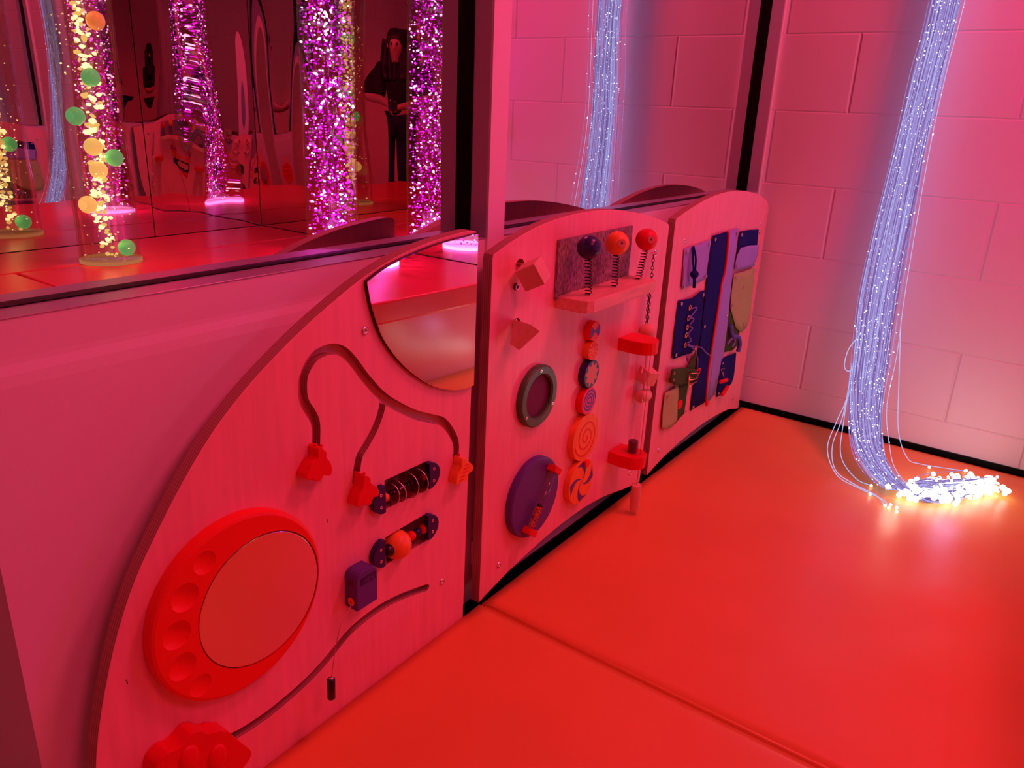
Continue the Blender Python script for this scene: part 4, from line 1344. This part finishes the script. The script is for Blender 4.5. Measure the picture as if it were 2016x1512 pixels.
def bubble_tube(x, y, r, colour, label):
    e = empty('bubble_tube', (x, y, BZ), label, 'bubble tube', 'bubble tubes on the red bench')
    mk('water_column', cyl((x, y, BZ + 0.012), (x, y, 2.30), r, 56), M['tube_acrylic'], e, True)
    mk('inner_wall', cyl((x, y, BZ + 0.014), (x, y, 2.30), r * 0.94, 56), M['tube_acrylic'], e, True)
    mk('lamp_base', cyl((x, y, BZ + 0.0005), (x, y, BZ + 0.0115), r * 1.02, 48), M['base_magenta' if colour == 'm' else 'base_yellow'], e)
    mk('top_cap', cyl((x, y, 2.305), (x, y, 2.40), r * 1.08, 48), M['trim_paint'], e)
    rnd = random.Random(3 if colour == 'm' else 5)
    groups = [bmesh.new(), bmesh.new(), bmesh.new()]
    if colour == 'm':
        for k in range(2000):
            zz = BZ + 0.02 + rnd.random() * 1.15
            a = rnd.random() * 2 * PI
            q = r * 0.90 * math.sqrt(rnd.random())
            g = 0 if rnd.random() < 0.45 else (1 if rnd.random() < 0.70 else 2)
            s = rnd.uniform(0.0022, 0.0056) * (1.25 if g == 2 else 1)
            mt = Matrix.Translation((x + q * math.cos(a), y + q * math.sin(a), zz)) @ rotm(rnd.random() * 3, rnd.random() * 3, 0) @ Matrix.Diagonal((1, 0.7, rnd.uniform(0.5, 1.3), 1))
            bmesh.ops.create_icosphere(groups[g], subdivisions=1, radius=s, matrix=mt)
        ms = ('mag_spark', 'mag_dim', 'mag_hot')
    else:
        for k in range(520):
            zz = BZ + 0.02 + rnd.random() * 1.25
            a = rnd.random() * 2 * PI
            core = rnd.random() < 0.62
            q = r * (0.28 if core else 0.9) * math.sqrt(rnd.random())
            g = 0 if rnd.random() < 0.55 else 1
            s = rnd.uniform(0.004, 0.0115) if core else rnd.uniform(0.0015, 0.0035)
            mt = Matrix.Translation((x + q * math.cos(a) + 0.01 * math.sin(zz * 9), y + q * math.sin(a), zz)) @ rotm(rnd.random() * 3, rnd.random() * 3, 0) @ Matrix.Diagonal((1.3, 0.8, rnd.uniform(0.5, 1.2), 1))
            bmesh.ops.create_icosphere(groups[g], subdivisions=1, radius=s, matrix=mt)
        ms = ('yel_spark', 'yel_dim', 'yel_spark')
    for g, mname in zip(groups, ms):
        if len(g.verts):
            tag(mk('bubbles', g, M[mname], e, True), kind='stuff')
        else:
            g.free()
    return e


bubble_tube(-0.345, -1.406, 0.0985, 'm', 'magenta bubble tube full of sparkling bubbles, nearer the block wall')
Y = bubble_tube(-0.989, -1.840, 0.0985, 'y', 'clear yellow-lit bubble tube with floating plastic balls')
# balls drifting in the yellow tube
BALL_LABELS = ['green plastic ball lowest in the yellow bubble tube, near its foot', 'pale yellow plastic ball lowest of its colour in the yellow bubble tube', 'pale yellow plastic ball beside the green one, middle of the yellow tube',
               'green plastic ball right of the pale yellow pair in the yellow tube', 'pale yellow plastic ball highest of its colour in the yellow tube', 'green plastic ball at the left wall of the yellow tube, above the yellow ones',
               'green plastic ball in the upper middle of the yellow bubble tube', 'orange plastic ball floating high in the yellow bubble tube', 'green plastic ball highest of all in the yellow bubble tube']
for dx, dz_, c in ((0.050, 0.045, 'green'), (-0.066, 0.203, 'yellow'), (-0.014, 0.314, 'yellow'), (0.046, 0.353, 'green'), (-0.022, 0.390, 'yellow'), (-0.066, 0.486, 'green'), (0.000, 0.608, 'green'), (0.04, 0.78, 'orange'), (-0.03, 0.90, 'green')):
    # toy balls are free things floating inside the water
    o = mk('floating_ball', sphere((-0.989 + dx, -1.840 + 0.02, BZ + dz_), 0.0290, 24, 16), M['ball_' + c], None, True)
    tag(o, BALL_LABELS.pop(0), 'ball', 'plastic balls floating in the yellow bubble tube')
point('tube_lamp', (-0.345, -1.406, 0.42), 4.0, (1.0, 0.02, 0.9), 0.004)
point('tube_lamp', (-0.345, -1.406, 1.1), 5.0, (1.0, 0.02, 0.9), 0.004)
point('tube_lamp', (-0.989, -1.840, 0.50), 1.2, (1.0, 0.55, 0.15), 0.004)

# ================================================================== PERSON TAKING THE PICTURE (reflected in the corner mirrors)
PX, PY = -2.80, -0.50


def person():
    e = empty('person', (PX, PY, FZ), 'person with long dark hair in a black jacket holding up a phone, seen only reflected', 'person')
    J = {'pelvis': (0, 0, 0.96), 'waist': (0.03, 0, 1.10), 'chest': (0.08, 0, 1.30), 'neck': (0.13, 0, 1.44), 'headb': (0.16, 0, 1.50), 'head': (0.18, 0, 1.58), 'headt': (0.18, 0, 1.66),
         'shl': (0.09, 0.17, 1.38), 'ell': (0.12, 0.22, 1.12), 'wrl': (0.33, 0.10, 1.03), 'hal': (0.385, 0.065, 1.01),
         'shr': (0.09, -0.17, 1.38), 'elr': (0.12, -0.22, 1.12), 'wrr': (0.33, -0.08, 1.01), 'har': (0.385, -0.045, 1.00),
         'hil': (0, 0.09, 0.92), 'knl': (0.03, 0.10, 0.50), 'anl': (0.0, 0.10, 0.09), 'tol': (0.15, 0.11, 0.04),
         'hir': (0, -0.09, 0.92), 'knr': (0.03, -0.10, 0.50), 'anr': (0.0, -0.10, 0.09), 'tor': (0.15, -0.11, 0.04)}
    J = {k: (v[0], v[1], v[2] * 0.91) for k, v in J.items()}
    for k in ('wrl', 'wrr', 'hal', 'har'):
        J[k] = (J[k][0], J[k][1], J[k][2] + 0.055)
    ang = math.radians(-37)

    def W(p):
        return Vector((PX + p[0] * math.cos(ang) - p[1] * math.sin(ang), PY + p[0] * math.sin(ang) + p[1] * math.cos(ang), FZ + p[2]))

    def skin(name, chain_list, radii, m, parent, root, sub=2):
        names = []
        edges = []
        for ch in chain_list:
            for n_ in ch:
                if n_ not in names:
                    names.append(n_)
            for a, b in zip(ch, ch[1:]):
                edges.append((names.index(a), names.index(b)))
        me = bpy.data.meshes.new(name)
        me.from_pydata([W(J[n_]) for n_ in names], edges, [])
        o = link(name, me, m, parent)
        md = o.modifiers.new('skin', 'SKIN')
        me.skin_vertices[0].data[0].use_root = False
        for i, n_ in enumerate(names):
            sv = me.skin_vertices[0].data[i]
            sv.radius = radii[n_] if isinstance(radii[n_], tuple) else (radii[n_], radii[n_])
            sv.use_root = (n_ == root)
        s = o.modifiers.new('sub', 'SUBSURF')
        s.levels = s.render_levels = sub
        dg = bpy.context.evaluated_depsgraph_get()
        bpy.context.view_layer.update()
        dg = bpy.context.evaluated_depsgraph_get()
        m2 = bpy.data.meshes.new_from_object(o.evaluated_get(dg))
        o.modifiers.clear()
        o.data = m2
        for p in m2.polygons:
            p.use_smooth = True
        return o
    R = {'pelvis': (0.15, 0.11), 'waist': (0.12, 0.10), 'chest': (0.15, 0.11), 'neck': 0.05, 'headb': (0.055, 0.055), 'head': (0.078, 0.088), 'headt': (0.055, 0.06),
         'shl': 0.062, 'ell': 0.047, 'wrl': 0.028, 'hal': (0.018, 0.035), 'shr': 0.062, 'elr': 0.047, 'wrr': 0.028, 'har': (0.018, 0.035),
         'hil': 0.095, 'knl': 0.062, 'anl': 0.042, 'tol': 0.035, 'hir': 0.095, 'knr': 0.062, 'anr': 0.042, 'tor': 0.035}
    body = skin('body', [('pelvis', 'waist', 'chest', 'neck', 'headb', 'head', 'headt'), ('chest', 'shl', 'ell', 'wrl', 'hal'), ('chest', 'shr', 'elr', 'wrr', 'har'),
                         ('pelvis', 'hil', 'knl', 'anl', 'tol'), ('pelvis', 'hir', 'knr', 'anr', 'tor')], R, M['skin'], e, 'pelvis')
    RJ = {k: (tuple(v_ + 0.016 for v_ in R[k]) if isinstance(R[k], tuple) else R[k] + 0.014) for k in R}
    jk = skin('jacket', [('pelvis', 'waist', 'chest', 'neck'), ('chest', 'shl', 'ell'), ('chest', 'shr', 'elr')], RJ, M['black_cloth'], e, 'pelvis')
    tr = skin('trousers', [('pelvis', 'hil', 'knl', 'anl'), ('pelvis', 'hir', 'knr', 'anr')], RJ, M['navy_trousers'], e, 'pelvis')
    # face
    hc = W((0.18, 0, 1.440))
    fx = (W((1, 0, 0)) - W((0, 0, 0))).normalized()
    fy = (W((0, 1, 0)) - W((0, 0, 0))).normalized()
    for s in (-1, 1):
        ey = hc + fx * 0.083 + fy * 0.030 * s + Vector((0, 0, 0.005))
        mk('eye', sphere(ey, 0.011, 12, 8), M['black'], body, True)
        mk('ear', sphere(hc + fy * 0.082 * s, 0.022, 12, 8, (0.6, 0.35, 1)), M['skin'], body, True)
    mk('nose', sphere(hc + fx * 0.092 + Vector((0, 0, -0.022)), 0.014, 12, 8, (1, 0.8, 1.5)), M['skin'], body, True)
    mk('mouth', sphere(hc + fx * 0.086 + Vector((0, 0, -0.052)), 0.018, 12, 8, (0.35, 1, 0.35)), M['red'], body, True)
    hb = sphere(hc + Vector((0, 0, 0.030)) - fx * 0.046, 0.100, 28, 18, (1.0, 1.0, 1.04))
    for dy in (-0.095, -0.05, 0.0, 0.05, 0.095):
        P = [hc - fx * (0.050 - 0.02 * abs(dy) / 0.095) + fy * dy + Vector((0, 0, 0.04)), hc - fx * 0.035 + fy * dy * 1.25 + Vector((0, 0, -0.08)), hc - fx * 0.03 + fy * dy * 1.4 + Vector((0, 0, -0.20)), hc - fx * 0.02 + fy * dy * 1.3 + Vector((0, 0, -0.27))]
        tube(catmull(P, 4), [0.045] * 4 + [0.042] * 4 + [0.034] * 4 + [0.012], 10, hb)
    mk('hair', hb, M['hair'], e, True)
    # fingers
    for s, base in ((1, 'hal'), (-1, 'har')):
        c = Vector(J[base])
        for k in range(4):
            z0 = 0.026 - 0.017 * k
            ln = (0.034, 0.040, 0.037, 0.028)[k]
            P = [W(c + Vector((0.0, 0, z0))), W(c + Vector((0.028, -0.004 * s, z0 + 0.002))), W(c + Vector((0.028 + ln * 0.5, -0.020 * s, z0 + 0.001))), W(c + Vector((0.030 + ln * 0.35, -0.036 * s, z0)))]
            mk('finger', tube(catmull(P, 3), 0.0078, 8), M['skin'], body, True)
        P = [W(c + Vector((-0.012, 0, 0.026))), W(c + Vector((0.012, -0.014 * s, 0.046))), W(c + Vector((0.034, -0.026 * s, 0.050)))]
        mk('thumb', tube(catmull(P, 3), 0.0088, 8), M['skin'], body, True)
    return W


W_ = person()
ph = box(-0.0042, 0.0042, -0.074, 0.074, -0.036, 0.036, 0.004)
pc_ = W_((0.446, 0.010, 0.982))
bmesh.ops.transform(ph, matrix=Matrix.Translation(pc_) @ Matrix.Rotation(math.radians(-37), 4, 'Z'), verts=ph.verts)
po = mk('phone', ph, M['phone'], None, True)
tag(po, 'dark mobile phone held in both hands of the standing person', 'phone')
